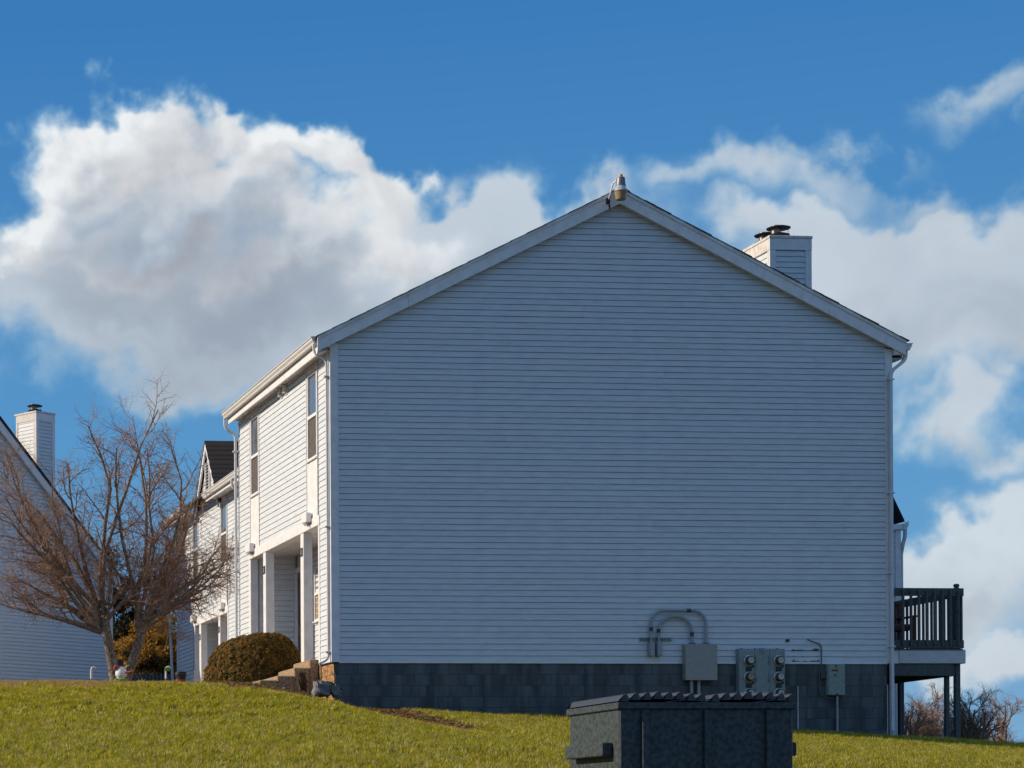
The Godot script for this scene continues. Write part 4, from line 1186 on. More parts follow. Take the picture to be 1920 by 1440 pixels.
# ------------------------------------------------------------------ the other houses
func middle_house() -> void:
	var h := thing("townhouse", "white townhouse set further back with a steep louvred cross gable", "house")
	var X := 1.90
	var z0 := -22.95
	var m := MB.new()
	m.box(Vector3(X + 0.03, 2.61, z0), Vector3(X + 0.12, 5.3, -7.05))
	m.box(Vector3(X + 0.03, -0.4, -16.7), Vector3(X + 0.12, 2.61, -7.05))
	m.box(Vector3(X + 0.03, -0.4, z0), Vector3(X + 0.12, 2.61, -20.95))
	m.prism([Vector2(X + 0.05, -0.4), Vector2(11.9, -0.4), Vector2(11.9, 5.3), Vector2(6.9, 7.75), Vector2(X + 0.05, 5.3)], z0, z0 + 0.1)
	m.prism([Vector2(X + 0.05, -0.4), Vector2(11.9, -0.4), Vector2(11.9, 5.3), Vector2(6.9, 7.75), Vector2(X + 0.05, 5.3)], -7.2, -7.1)
	m.box(Vector3(X + 1.1, 2.62, z0 + 0.1), Vector3(11.8, 2.7, -7.3))
	put(m, "wall", M.siding, h)
	boxes([[Vector3(11.9, -1.2, z0), Vector3(11.95, 5.3, -7.1)]], "rear_wall", M.siding, h)
	rng.seed = 8
	front(h, X, {"top": 5.30, "z0": z0 + 0.05, "z1": -14.0, "open0": -20.75, "open1": -16.85, "head_top": 2.60, "wn0": -17.62, "wn1": -16.90, "wf0": -20.93, "wf1": -20.20,
		"door0": -20.6, "door1": -19.8, "posts": [-17.80, -20.05]})
	cb("corner_board", M.trim, h, Vector3(X - 0.03, -0.4, z0 - 0.06), Vector3(X + 0.06, 5.3, z0 + 0.048), 0.005)
	# main roof
	var roof := MB.new()
	for s in [-1.0, 1.0]:
		var e := 5.4
		var poly := [Vector2(6.9, 8.05), Vector2(6.9 + s * e, 8.05 - 0.49 * e), Vector2(6.9 + s * e, 8.11 - 0.49 * e), Vector2(6.9, 8.11)]
		if s < 0: poly.reverse()
		roof.prism(poly, z0 - 0.2, -7.03)
	var rf := put(roof, "roof", M.shingle, h)
	cb("fascia", M.trim, h, Vector3(X - 0.36, 5.23, z0 - 0.15), Vector3(X - 0.33, 5.44, -20.20), 0.004)
	cb("fascia", M.trim, h, Vector3(X - 0.36, 5.23, -17.70), Vector3(X - 0.33, 5.44, -7.05), 0.004)
	boxes([[Vector3(X - 0.33, 5.30, z0 - 0.1), Vector3(X + 0.02, 5.312, -20.25)], [Vector3(X - 0.33, 5.30, -17.65), Vector3(X + 0.02, 5.312, -7.05)]], "soffit", M.soffit, h)
	gutter(h, X - 0.362, -1.0, 5.46, -17.68, -7.05, 0.04)
	gutter(h, X - 0.362, -1.0, 5.44, z0 - 0.15, -20.22, 0.04)
	# cross gable: siding face, louvre, rakes, shingled slopes
	var zc := -18.95
	var pk := 6.90
	var sl := 1.17
	var half := 1.42
	var F := facing_left(X)
	var y := 5.30
	while y < pk - 0.2:
		var p := MB.new()
		var yy := y
		panel_mesh(p, 0.0, 2, func(a: float) -> Vector2:
			var t := (pk - 0.12 - yy - a) / sl
			return Vector2(zc - t, zc + t))
		var o := put(p, "siding_panel", M.siding, h)
		o.transform = F * Transform3D(Basis(), Vector3(0, y, 0))
		y += 2.0 * LAP
	var gb := MB.new()
	gb.tf = F
	gb.prism([Vector2(zc - half, pk - sl * half), Vector2(zc + half, pk - sl * half), Vector2(zc, pk - 0.08)], -0.2, -0.015)
	put(gb, "gable_wall", M.siding, h)
	var lv := MB.new()
	lv.box(Vector3(X - 0.024, 5.62, zc - 0.20), Vector3(X - 0.012, 6.36, zc + 0.20))
	var lo := put(lv, "louvre", M.dark, h)
	for k in 9:
		var s := MB.new()
		s.tf = Transform3D(Basis(Vector3(0, 0, 1), 0.6), Vector3(X - 0.035, 5.66 + 0.078 * k, zc))
		s.cbox(Vector3(-0.03, -0.006, -0.20), Vector3(0.03, 0.006, 0.20), 0.002)
		put(s, "slat", M.trim, lo)
	cb("louvre_frame", M.trim, lo, Vector3(X - 0.06, 5.57, zc - 0.26), Vector3(X - 0.01, 6.41, zc - 0.205), 0.003)
	cb("louvre_frame", M.trim, lo, Vector3(X - 0.06, 5.57, zc + 0.205), Vector3(X - 0.01, 6.41, zc + 0.26), 0.003)
	for s in [-1.0, 1.0]:
		var q := MB.new()
		q.tf = F
		var poly := [Vector2(zc, pk + 0.02), Vector2(zc, pk - 0.16), Vector2(zc + s * half, pk - 0.16 - sl * half), Vector2(zc + s * half, pk + 0.02 - sl * half)]
		if s > 0: pass
		else: poly.reverse()
		q.prism(poly, 0.06, 0.10)
		put(q, "rake_board", M.trim, h)
		var n := 13
		for i in n:
			var t0 := (half + 0.04) * i / n
			var t1 := (half + 0.04) * (i + 1.2) / n
			var c := MB.new()
			c.tf = F
			var pp := [Vector2(zc + s * t0, pk + 0.01 - sl * t0), Vector2(zc + s * t1, pk + 0.035 - sl * t1), Vector2(zc + s * t1, pk + 0.06 - sl * t1), Vector2(zc + s * t0, pk + 0.05 - sl * t0)]
			if s < 0: pp.reverse()
			c.prism(pp, -3.4, 0.115 + 0.008 * sin(i * 3.0))
			put(c, "shingle_course", M.shingle_b if i % 2 else M.shingle_c, rf)
	# downspout heads at the two gutter ends
	var a := [Vector3(X - 0.42, 5.34, -14.55)]
	a.append_array(bend(a[0], Vector3(X - 0.42, 5.12, -14.55), Vector3(X - 0.1, 4.98, -14.55), 0.1))
	a.append(Vector3(X - 0.1, 4.9, -14.55)); a.append(Vector3(X - 0.1, -0.3, -14.55))
	downspout(h, a, [], 0.035)
	a = [Vector3(X - 0.42, 5.30, z0 + 0.02)]
	a.append_array(bend(a[0], Vector3(X - 0.42, 5.08, z0 + 0.02), Vector3(X - 0.1, 4.94, z0 + 0.02), 0.1))
	a.append(Vector3(X - 0.1, -0.3, z0 + 0.02))
	downspout(h, a, [Vector3(X - 0.1, 2.6, z0 + 0.02)], 0.04)
	# rear wing behind the deck, with its own gutter
	boxes([[Vector3(11.95, -1.6, -12.0), Vector3(13.74, 3.22, -7.02)]], "rear_wing", M.siding, h)
	var wing: Node = h.get_node("rear_wing")
	clad(wing, Transform3D(Basis(), Vector3(0, 0, -7.0)), -1.2, 3.2, 11.95, 13.66, [], "siding_panel")
	cb("corner_board", M.trim, wing, Vector3(13.66, -1.5, -7.06), Vector3(13.78, 3.24, -6.975), 0.004)
	var wr := MB.new()
	wr.prism([Vector2(13.80, 3.40), Vector2(13.82, 3.44), Vector2(11.95, 7.2), Vector2(11.95, 7.1)], -12.1, -6.9)
	put(wr, "wing_roof", M.shingle, wing)
	cb("fascia", M.trim, wing, Vector3(11.95, 3.25, -6.97), Vector3(13.83, 3.36, -6.93), 0.004)
	gutter(wing, 13.80, 1.0, 3.37, -12.0, -6.92, 0.0)
	a = [Vector3(13.86, 3.26, -6.96)]
	a.append_array(bend(a[0], Vector3(13.86, 3.08, -6.96), Vector3(13.80, 2.9, -7.0), 0.1))
	a.append(Vector3(13.81, 2.75, -7.03)); a.append(Vector3(13.81, -1.4, -7.03))
	downspout(wing, a, [], 0.036)
	var hook := MB.new()
	hook.tube([Vector3(13.66, 3.47, -7.2), Vector3(13.98, 3.455, -7.2), Vector3(14.01, 3.425, -7.2), Vector3(14.04, 3.415, -7.2), Vector3(14.06, 3.44, -7.2), Vector3(14.055, 3.465, -7.2)], [0.008, 0.008, 0.008, 0.008, 0.008, 0.008], 6)
	put(hook, "hanging_hook", M.dark, wing)

func side_house() -> void:
	var gd := Vector3(0.81, 0, -0.58).normalized()
	var h := thing("townhouse", "shaded vinyl-sided house with tall boxed chimney behind the bare tree", "house", Vector3(0.83, 0, -27.06))
	h.basis = Basis(gd, Vector3.UP, gd.cross(Vector3.UP))           # own x runs along its gable, own z points out of it
	var pitch := 0.862
	var m := MB.new()
	m.prism([Vector2(-0.02, -0.8), Vector2(-0.02, 4.5), Vector2(-5.0, 8.74), Vector2(-10.0, 4.5), Vector2(-10.0, -0.8)], -0.2, -0.014)
	m.box(Vector3(-0.2, -0.8, -9.0), Vector3(-0.02, 4.4, -0.2))
	put(m, "wall", M.siding, h)
	var s := MB.new()
	var y := -0.6
	while y < 8.6:
		panel_mesh(s, y, 2, func(b: float) -> Vector2:
			var r := minf(-0.11, (4.43 - b) / pitch)
			var l := maxf(-9.9, -10.0 - (4.43 - b) / pitch)
			return Vector2(l, r))
		y += 2.0 * LAP
	put(s, "siding", M.siding, h).set_meta("kind", "stuff")
	cb("corner_board", M.trim, h, Vector3(-0.11, -0.7, -0.02), Vector3(0.0, 4.55, 0.03), 0.005)
	var roof := MB.new()
	roof.prism([Vector2(0.25, 4.33), Vector2(0.25, 4.41), Vector2(-5.0, 8.94), Vector2(-5.0, 8.86)], -9.2, 0.16)
	roof.prism([Vector2(-5.0, 8.86), Vector2(-5.0, 8.94), Vector2(-10.25, 4.41), Vector2(-10.25, 4.33)], -9.2, 0.16)
	put(roof, "roof", M.shingle, h)
	var rk := MB.new()
	rk.prism([Vector2(0.2, 4.10), Vector2(0.2, 4.36), Vector2(-5.0, 8.85), Vector2(-5.0, 8.59)], 0.06, 0.13)
	rk.prism([Vector2(-5.0, 8.59), Vector2(-5.0, 8.85), Vector2(-10.2, 4.36), Vector2(-10.2, 4.10)], 0.06, 0.13)
	put(rk, "rake_board", M.trim, h)
	chimney(h, Transform3D(Basis(), Vector3(-2.19, 0, -0.8)), 0.69, 0.84, 4.0, 9.01, [[0.30, -0.42]])

# ------------------------------------------------------------------ deck
func deck() -> void:
	var t := thing("deck", "small raised wooden deck with slatted railing and white rim board", "deck")
	var z0 := -4.3
	var z1 := -0.28
	var x0 := 10.0
	var x1 := 11.38
	for i in 29:
		var z := z0 + 0.14 * i
		cb("floor_board", M.deck_wood, t, Vector3(x0, 0.235, z), Vector3(x1 - 0.04, 0.262, z + 0.133), 0.003)
	cb("rim_board", M.deck_fascia, t, Vector3(10.16, 0.005, z1 - 0.012), Vector3(x1 + 0.012, 0.246, z1 + 0.022), 0.004)
	cb("rim_board", M.deck_fascia, t, Vector3(x1 - 0.022, 0.004, z0), Vector3(x1 + 0.010, 0.247, z1 - 0.014), 0.004)
	cb("ledger", M.trim, t, Vector3(10.0, 0.0, z1 - 0.05), Vector3(10.158, 0.25, z1 + 0.01), 0.004)
	cb("beam", M.deck_wood, t, Vector3(10.0, -0.215, z1 - 0.05), Vector3(11.16, 0.003, z1 - 0.005), 0.005)
	cb("beam", M.deck_wood, t, Vector3(11.13, -0.215, z0), Vector3(11.23, 0.003, z1 - 0.052), 0.005)
	for i in 9:
		cb("joist", M.deck_wood, t, Vector3(x0, -0.16, z0 + 0.1 + 0.44 * i), Vector3(11.128, 0.232, z0 + 0.14 + 0.44 * i), 0.003)
	for p in [[11.25, z1 - 0.06, -1.8, 1.30], [11.25, -2.3, -1.8, 1.30], [11.25, z0 + 0.1, -1.8, 1.30]]:
		cb("post", M.deck_post, t, Vector3(p[0] - 0.0, p[2], p[1] - 0.09), Vector3(p[0] + 0.09, p[3], p[1] + 0.0), 0.006)
	cb("post", M.deck_post, t, Vector3(11.10, -1.8, z1 - 0.20), Vector3(11.17, -0.217, z1 - 0.12), 0.006)
	cb("post", M.deck_fascia, t, Vector3(11.02, -1.8, -2.30), Vector3(11.09, -0.217, -2.24), 0.006)
	var k := MB.new()
	k.tf = Transform3D(Basis(), Vector3(11.295, 1.30, z1 - 0.105))
	k.lathe([[0.0, 0.0], [0.05, 0.0], [0.05, 0.05], [0.035, 0.055], [0.056, 0.09], [0.04, 0.118], [0.0, 0.126]], 16)
	put(k, "post_finial", M.deck_post, t)
	# railing: rails and balusters on the near end and along the outer edge
	for y in [[1.195, 1.335], [0.275, 0.418]]:
		cb("rail", M.deck_wood, t, Vector3(10.06, y[0], z1 - 0.04), Vector3(x1 - 0.005, y[1], z1), 0.004)
		cb("rail", M.deck_wood, t, Vector3(x1 - 0.04, y[0], z0), Vector3(x1 - 0.002, y[1], z1 - 0.042), 0.004)
	for i in 8:
		var x := 10.215 + 0.1465 * i
		cb("baluster", M.deck_post, t, Vector3(x, 0.315, z1 + 0.002), Vector3(x + 0.042, 1.305, z1 + 0.040), 0.004)
	for i in 27:
		var z := z0 + 0.1 + 0.145 * i
		cb("baluster", M.deck_post, t, Vector3(x1 + 0.0, 0.315, z), Vector3(x1 + 0.036, 1.305, z + 0.042), 0.004)
	# chair
	var c := thing("patio_chair", "reddish brown wooden patio chair with patterned cushion standing on the deck", "chair", Vector3(10.42, 0.262, -1.0))
	for s in [-1, 1]:
		for d in [-1, 1]:
			cb("leg", M.chair_wood, c, Vector3(s * 0.27 - 0.025, 0.0, d * 0.27 - 0.025), Vector3(s * 0.27 + 0.025, 0.40 if d > 0 else 0.92, d * 0.27 + 0.025), 0.004)
		cb("armrest", M.chair_wood, c, Vector3(s * 0.27 - 0.045, 0.60, -0.3), Vector3(s * 0.27 + 0.045, 0.63, 0.33), 0.006)
		cb("arm_support", M.chair_wood, c, Vector3(s * 0.27 - 0.022, 0.402, 0.25), Vector3(s * 0.27 + 0.022, 0.598, 0.295), 0.004)
	for i in 5:
		cb("seat_slat", M.chair_wood, c, Vector3(-0.28, 0.375, -0.24 + i * 0.105), Vector3(0.28, 0.398, -0.15 + i * 0.105), 0.004)
	for i in 5:
		cb("back_slat", M.chair_wood, c, Vector3(-0.22 + i * 0.095, 0.42, -0.285), Vector3(-0.15 + i * 0.095, 0.90, -0.262), 0.004)
	cb("back_rail", M.chair_wood, c, Vector3(-0.245, 0.86, -0.26), Vector3(0.245, 0.93, -0.235), 0.006)
	cb("cushion", M.cushion, c, Vector3(-0.23, 0.40, -0.22), Vector3(0.23, 0.48, 0.24), 0.035)
	var b := thing("storage_bench", "low reddish brown wooden bench box behind the patio chair on the deck", "bench", Vector3(10.75, 0.262, -2.6))
	cb("box", M.chair_wood, b, Vector3(-0.4, 0.03, -0.3), Vector3(0.4, 0.62, 0.3), 0.01)
	cb("lid", M.chair_wood, b, Vector3(-0.43, 0.622, -0.33), Vector3(0.43, 0.66, 0.33), 0.008)
	for s in [-1, 1]: cb("foot", M.chair_wood, b, Vector3(s * 0.32 - 0.05, 0.0, -0.25), Vector3(s * 0.32 + 0.05, 0.029, 0.25), 0.004)

# ------------------------------------------------------------------ steps, rubble, decorations, dumpster
func steps() -> void:
	var t := thing("porch_steps", "weathered concrete steps rising from the clay bed to the near porch", "steps")
	for k in [[-0.27, 0.098, -0.11], [-0.545, -0.045, -0.272], [-0.845, -0.185, -0.547], [-1.16, -0.262, -0.847]]:
		cb("step", M.concrete, t, Vector3(k[0], -0.62, -2.05), Vector3(k[2], k[1], -0.9), 0.014)

func lump(m: MB, c: Vector3, r: Vector3, turn: Basis, rough: float, s: int) -> void:
	var n := noise(1.6, 3, FastNoiseLite.TYPE_SIMPLEX_SMOOTH, s)
	var rows := 10
	var cols := 14
	var g := []
	for j in rows + 1:
		var row := []
		for i in cols:
			var th := PI * j / rows
			var ph := TAU * i / cols
			var d := Vector3(sin(th) * cos(ph), cos(th), sin(th) * sin(ph))
			var q := Vector3(signf(d.x) * pow(absf(d.x), 0.55), signf(d.y) * pow(absf(d.y), 0.55), signf(d.z) * pow(absf(d.z), 0.55))
			row.append(c + turn * (q * r * (1.0 + rough * n.get_noise_3dv(d * 1.5))))
		g.append(row)
	for j in rows:
		for i in cols:
			var k := (i + 1) % cols
			m.quad(g[j + 1][i], g[j][i], g[j][k], g[j + 1][k])

func rubble() -> void:
	var t := thing("concrete_chunk", "pale broken concrete chunk lying by the house corner", "rubble", Vector3(-0.37, 0, 0.5))
	var m := MB.new()
	lump(m, Vector3(-0.05, -0.50, 0.0), Vector3(0.16, 0.125, 0.13), Basis(Vector3(0, 0, 1), -0.16), 0.4, 3)
	put(m, "main_piece", M.rubble, t)
	m = MB.new()
	lump(m, Vector3(0.16, -0.545, 0.03), Vector3(0.075, 0.10, 0.08), Basis(Vector3(0, 0, 1), 0.5), 0.6, 4)
	put(m, "broken_piece", M.rubble, t)
	var w := MB.new()
	lump(w, Vector3(-0.20, -0.46, 0.42), Vector3(0.14, 0.04, 0.045), Basis(Vector3(0, 0, 1), -0.6), 0.5, 5)
	var o := put(w, "wood_scrap", M.stump, self)
	tag(o, "splintered brown wood scrap lying on the broken concrete chunk", "wood")
	w = MB.new()
	lump(w, on_z(566, 1279, -0.55), Vector3(0.075, 0.15, 0.07), Basis(Vector3(0, 0, 1), 0.15), 0.75, 6)
	o = put(w, "tree_stump", M.stump, self)
	tag(o, "small rotten brown stump standing beside the concrete steps", "stump")
	for k in [[-1.45, -0.2, "pale stone on the clay beside the lowest concrete step"], [-0.7, 0.9, "pale stone on the clay close to the broken concrete chunk"], [-1.15, 0.75, "pale stone on the clay at the edge of the grass"]]:
		w = MB.new()
		lump(w, Vector3(k[0], ground_y(k[0], k[1]) + 0.01, k[1]), Vector3(0.06, 0.035, 0.045), Basis(Vector3.UP, k[0]), 0.6, 9)
		o = put(w, "loose_stone", M.rubble, self)
		tag(o, k[2], "stone", "stones on the clay bed")

func garden_bits() -> void:
	var gy := ground_y(-2.4, -8.0)
	var p := on_z(227, 1262, -8.0)
	var s := thing("snowman_ornament", "white snowman garden ornament with green scarf in front of the bare tree", "ornament", Vector3(p.x, gy, -8.0))
	var top := p.y - gy
	var m := MB.new()
	m.lathe([[0.0, 0.0], [0.14, 0.01], [0.20, 0.14], [0.18, 0.28], [0.12, 0.34], [0.0, 0.36]], 20)
	put(m, "body", M.snow_white, s)
	m = MB.new()
	m.tf = Transform3D(Basis(), Vector3(0, top, 0))
	m.lathe([[0.0, -0.13], [0.07, -0.12], [0.115, -0.05], [0.12, 0.0], [0.105, 0.07], [0.05, 0.12], [0.0, 0.13]], 20)
	put(m, "head", M.snow_white, s)
	m = MB.new()
	m.tf = Transform3D(Basis(), Vector3(0, top - 0.15, 0))
	m.lathe([[0.10, -0.04], [0.145, -0.02], [0.145, 0.02], [0.10, 0.04]], 18)
	m.cbox(Vector3(-0.15, -0.22, 0.10), Vector3(-0.06, 0.0, 0.16), 0.01)
	put(m, "scarf", M.green_cloth, s)
	m = MB.new()
	m.tube([Vector3(0.08, top, 0.09), Vector3(0.24, top + 0.04, 0.17)], [0.026, 0.004], 8)
	put(m, "carrot_nose", M.orange, s)
	m = MB.new()
	m.tf = Transform3D(Basis(Vector3(0, 0, 1), 0.5), Vector3(-0.10, top + 0.09, 0.02))
	m.lathe([[0.0, 0.0], [0.06, 0.0], [0.055, 0.05], [0.0, 0.08]], 12)
	put(m, "ear_muff", M.red, s)
	m = MB.new()
	m.tube([Vector3(0.0, 0.3, 0.0), Vector3(0.0, top - 0.1, 0.0)], [0.10, 0.08], 12)
	put(m, "neck", M.snow_white, s)
	# black top hat hung on the trunk above it
	var hp := on_z(223, 1246, -8.3)
	var h := thing("top_hat", "black top hat with red and green band hanging on the tree trunk", "hat", hp)
	m = MB.new()
	m.lathe([[0.0, -0.09], [0.13, -0.09], [0.13, -0.075], [0.088, -0.07], [0.098, 0.10], [0.0, 0.10]], 20)
	put(m, "crown", M.hat_black, h)
	m = MB.new()
	m.lathe([[0.091, -0.068], [0.095, -0.062], [0.097, -0.03], [0.0935, -0.028]], 20)
	put(m, "band", M.red, h)
	m = MB.new()
	m.tube([Vector3(0, -0.02, -0.06), Vector3(0.06, -0.02, -1.55)], [0.012, 0.012], 6)
	put(m, "hanging_peg", M.stump, h)
	# candy-cane stakes
	for k in [[171, 1257, "candy cane lawn stake standing alone before the shaded house"], [311, 1256, "candy cane lawn stake with green bow near the white townhouse"]]:
		var c := on_z(k[0], k[1], -8.0)
		var g := ground_y(c.x, -8.0)
		var t := thing("candy_cane", k[2], "ornament", Vector3(c.x, g, -8.0), "candy cane lawn stakes")
		var hh := c.y - g
		for i in 9:
			var y0 := hh * i / 9.0
			var q := MB.new()
			q.tube([Vector3(0, y0, 0), Vector3(0, hh * (i + 0.98) / 9.0, 0)], [0.02, 0.02], 10)
			put(q, "stripe", M.snow_white if i % 3 else M.red, t)
		var q := MB.new()
		q.tube([Vector3(0, hh, 0), Vector3(0.015, hh + 0.05, 0), Vector3(0.06, hh + 0.07, 0), Vector3(0.09, hh + 0.03, 0)], [0.02, 0.02, 0.02, 0.018], 10)
		put(q, "hook", M.snow_white, t)
		if k[0] == 311:
			q = MB.new()
			q.cbox(Vector3(-0.03, hh - 0.03, 0.026), Vector3(0.07, hh + 0.05, 0.05), 0.012)
			put(q, "bow", M.green_cloth, t)
	# planter pot
	var pc := on_z(339, 1268, -9.0)
	var gp := ground_y(pc.x, -9.0)
	var pt := thing("planter_pot", "black plastic planter pot with red rim by the white townhouse", "pot", Vector3(pc.x, gp, -9.0))
	m = MB.new()
	var ht := pc.y + 0.09 - gp
	m.lathe([[0.0, 0.0], [0.07, 0.0], [0.11, ht - 0.08], [0.125, ht - 0.078], [0.125, ht], [0.11, ht], [0.10, ht - 0.06], [0.0, ht - 0.06]], 20)
	put(m, "pot", M.pot, pt)
	m = MB.new()
	m.lathe([[0.100, ht - 0.19], [0.113, ht - 0.185], [0.114, ht - 0.16], [0.104, ht - 0.158]], 20)
	put(m, "band", M.red, pt)
	# fence between the houses
	var f := thing("picket_fence", "weathered blue-grey picket fence behind the bare tree", "fence")
	for i in 16:
		var x := 0.95 + 0.11 * i
		cb("picket", M.fence_blue, f, Vector3(x, -0.35, -28.02), Vector3(x + 0.075, 1.70 + 0.02 * sin(i * 2.0), -28.0), 0.004)
	for y in [0.3, 1.4]:
		cb("fence_rail", M.fence_blue, f, Vector3(0.9, y, -28.07), Vector3(2.8, y + 0.09, -28.022), 0.004)
	for x in [0.92, 2.7]:
		cb("fence_post", M.fence_blue, f, Vector3(x, -0.4, -28.17), Vector3(x + 0.09, 1.6, -28.072), 0.004)

func dumpster() -> void:
	var g := minf(ground_y(-0.9, 13.3), minf(ground_y(1.0, 13.3), ground_y(0.0, 14.7)))
	var t := thing("dumpster", "dark steel dumpster with two ribbed plastic lids below the gable", "dumpster", Vector3(0.035, 0, 13.9))
	var y1 := -1.53
	var m := MB.new()
	m.cbox(Vector3(-0.98, g + 0.12, -0.68), Vector3(0.98, y1, 0.78), 0.02)
	put(m, "bin", M.dumpster_steel, t)
	cb("rim", M.dumpster_steel, t, Vector3(-1.01, y1 - 0.07, -0.71), Vector3(1.01, y1 + 0.005, 0.81), 0.01)
	for x in [-0.7, 0.0, 0.7]:
		cb("stiffener", M.dumpster_steel, t, Vector3(x - 0.04, g + 0.15, 0.781), Vector3(x + 0.04, y1 - 0.08, 0.83), 0.008)
	for s in [-1, 1]:
		cb("fork_pocket", M.dumpster_steel, t, Vector3(s * 1.045 - 0.06, -2.1, -0.5), Vector3(s * 1.045 + 0.06, -1.95, 0.6), 0.01)
		cb("skid", M.dumpster_steel, t, Vector3(s * 0.8 - 0.06, g - 0.06, -0.66), Vector3(s * 0.8 + 0.06, g + 0.13, 0.76), 0.01)
		var lid := MB.new()
		var n := 8
		var x0 := -1.0 if s < 0 else 0.015
		var wd := 0.985
		for i in n:
			# each rib is a rounded raised flute across the lid, bowed a little along the row
			var a := x0 + wd * i / n
			var b := x0 + wd * (i + 1) / n
			var cx := (a + b) * 0.5
			var up := 0.03 * cos((cx - x0 - wd * 0.5) / wd * PI) + 0.006 * (i % 2)
			var prof := [Vector2(a, y1 + 0.012 + up), Vector2(a + 0.035, y1 + 0.02 + up), Vector2(a + 0.06, y1 + 0.075 + up), Vector2(a + 0.085, y1 + 0.088 + up), Vector2(b - 0.02, y1 + 0.085 + up), Vector2(b - 0.008, y1 + 0.06 + up), Vector2(b, y1 + 0.012 + up)]
			lid.prism(prof.map(func(v): return v) if false else [prof[0], Vector2(b, y1 + 0.004 + up), prof[6], prof[5], prof[4], prof[3], prof[2], prof[1]], -0.72, 0.80)
		put(lid, "lid", M.dumpster_lid, t)

# ------------------------------------------------------------------ plants
func branch(m: MB, fine: MB, p: Vector3, d: Vector3, length: float, r: float, level: int, spec: Dictionary) -> void:
	var n: int = [7, 6, 5, 4, 3][level]
	var pts := [p]
	var radii := [r]
	var q := p
	var dir := d
	var step := length / n
	for i in n:
		dir = (dir + Vector3(rng.randfn(0, 1), rng.randfn(0, 1), rng.randfn(0, 1)) * spec.wob[level] + Vector3.UP * spec.up[level]).normalized()
		q += dir * step
		pts.append(q)
		radii.append(lerpf(r, r * spec.tip[level], float(i + 1) / n))
	(m if level < spec.split else fine).tube(pts, radii, [9, 7, 5, 3, 3][level], false)
	if level >= spec.depth: return
	var count: int = spec.kids[level]
	for k in count:
		var t := lerpf(spec.start[level], 1.0, (k + rng.randf() * 0.8) / count)
		var f := t * n
		var i := mini(int(f), n - 1)
		var at: Vector3 = pts[i].lerp(pts[i + 1], f - i)
		var along: Vector3 = (pts[i + 1] - pts[i]).normalized()
		var side := Vector3(rng.randfn(0, 1), rng.randfn(0, 1), rng.randfn(0, 1))
		side = (side - along * side.dot(along)).normalized()
		var ang := deg_to_rad(rng.randf_range(spec.ang[level][0], spec.ang[level][1]))
		var nd := along * cos(ang) + side * sin(ang)
		var len: float = spec.len[level + 1] * rng.randf_range(0.55, 1.25) * lerpf(1.0, 0.65, t)
		var rr := minf(lerpf(r, r * spec.tip[level], t) * 0.72, spec.rad[level + 1] * rng.randf_range(0.7, 1.2))
		branch(m, fine, at, nd, len, rr, level + 1, spec)

func bare_tree() -> void:
	rng.seed = 4242
	var base := Vector3(-2.0, ground_y(-2.0, -10.0) - 0.05, -10.0)
	var t := thing("bare_tree", "leafless spreading tree with forked trunk before the shaded house", "tree", base)
	var trunk := MB.new()
	var crown := MB.new()
	var spec := {"depth": 4, "split": 2, "wob": [0.06, 0.14, 0.17, 0.2, 0.25], "up": [0.05, 0.085, 0.05, 0.04, 0.0], "tip": [0.62, 0.22, 0.3, 0.45, 0.6], "kids": [3, 10, 9, 6, 0],
		"start": [0.7, 0.22, 0.12, 0.15], "ang": [[22, 50], [26, 62], [30, 70], [30, 75]], "len": [1.6, 2.6, 1.25, 0.55, 0.24], "rad": [0.12, 0.05, 0.019, 0.0078, 0.0042]}
	# trunk flare, then two stems in a V
	trunk.tube([Vector3(0.02, -0.1, 0), Vector3(0.02, 0.12, 0), Vector3(0.0, 0.45, 0), Vector3(0.0, 0.95, 0)], [0.32, 0.27, 0.25, 0.16], 12, false)
	var stems := [[Vector3(-0.08, 0.55, 0.02), Vector3(-0.20, 1, 0.05), 1.75, 0.135], [Vector3(0.08, 0.55, -0.02), Vector3(0.24, 1, -0.06), 1.6, 0.125]]
	for s in stems:
		branch(trunk, crown, s[0], s[1].normalized(), s[2], s[3], 0, spec)
	# the limbs fan out from the heads of the stems; upright ones are the longest
	for k in 25:
		var th := deg_to_rad(lerpf(-76.0, 72.0, (k + rng.randf_range(-0.5, 0.5)) / 24.0))
		var from := Vector3(-0.34, rng.randf_range(1.75, 2.2), 0.05) if th + rng.randf_range(-0.5, 0.5) < 0.0 else Vector3(0.38, rng.randf_range(1.65, 2.1), -0.08)
		from.x += sin(th) * 0.05
		var d := Vector3(sin(th), cos(th) + 0.05, rng.randf_range(-0.55, 0.55))
		var len := lerpf(1.9, 4.6, pow(cos(th), 1.15)) * rng.randf_range(0.82, 1.1)
		branch(trunk, crown, from, d.normalized(), len, rng.randf_range(0.036, 0.075), 1, spec)
	put(trunk, "trunk", M.bark, t)
	put(crown, "crown", M.twig, t)

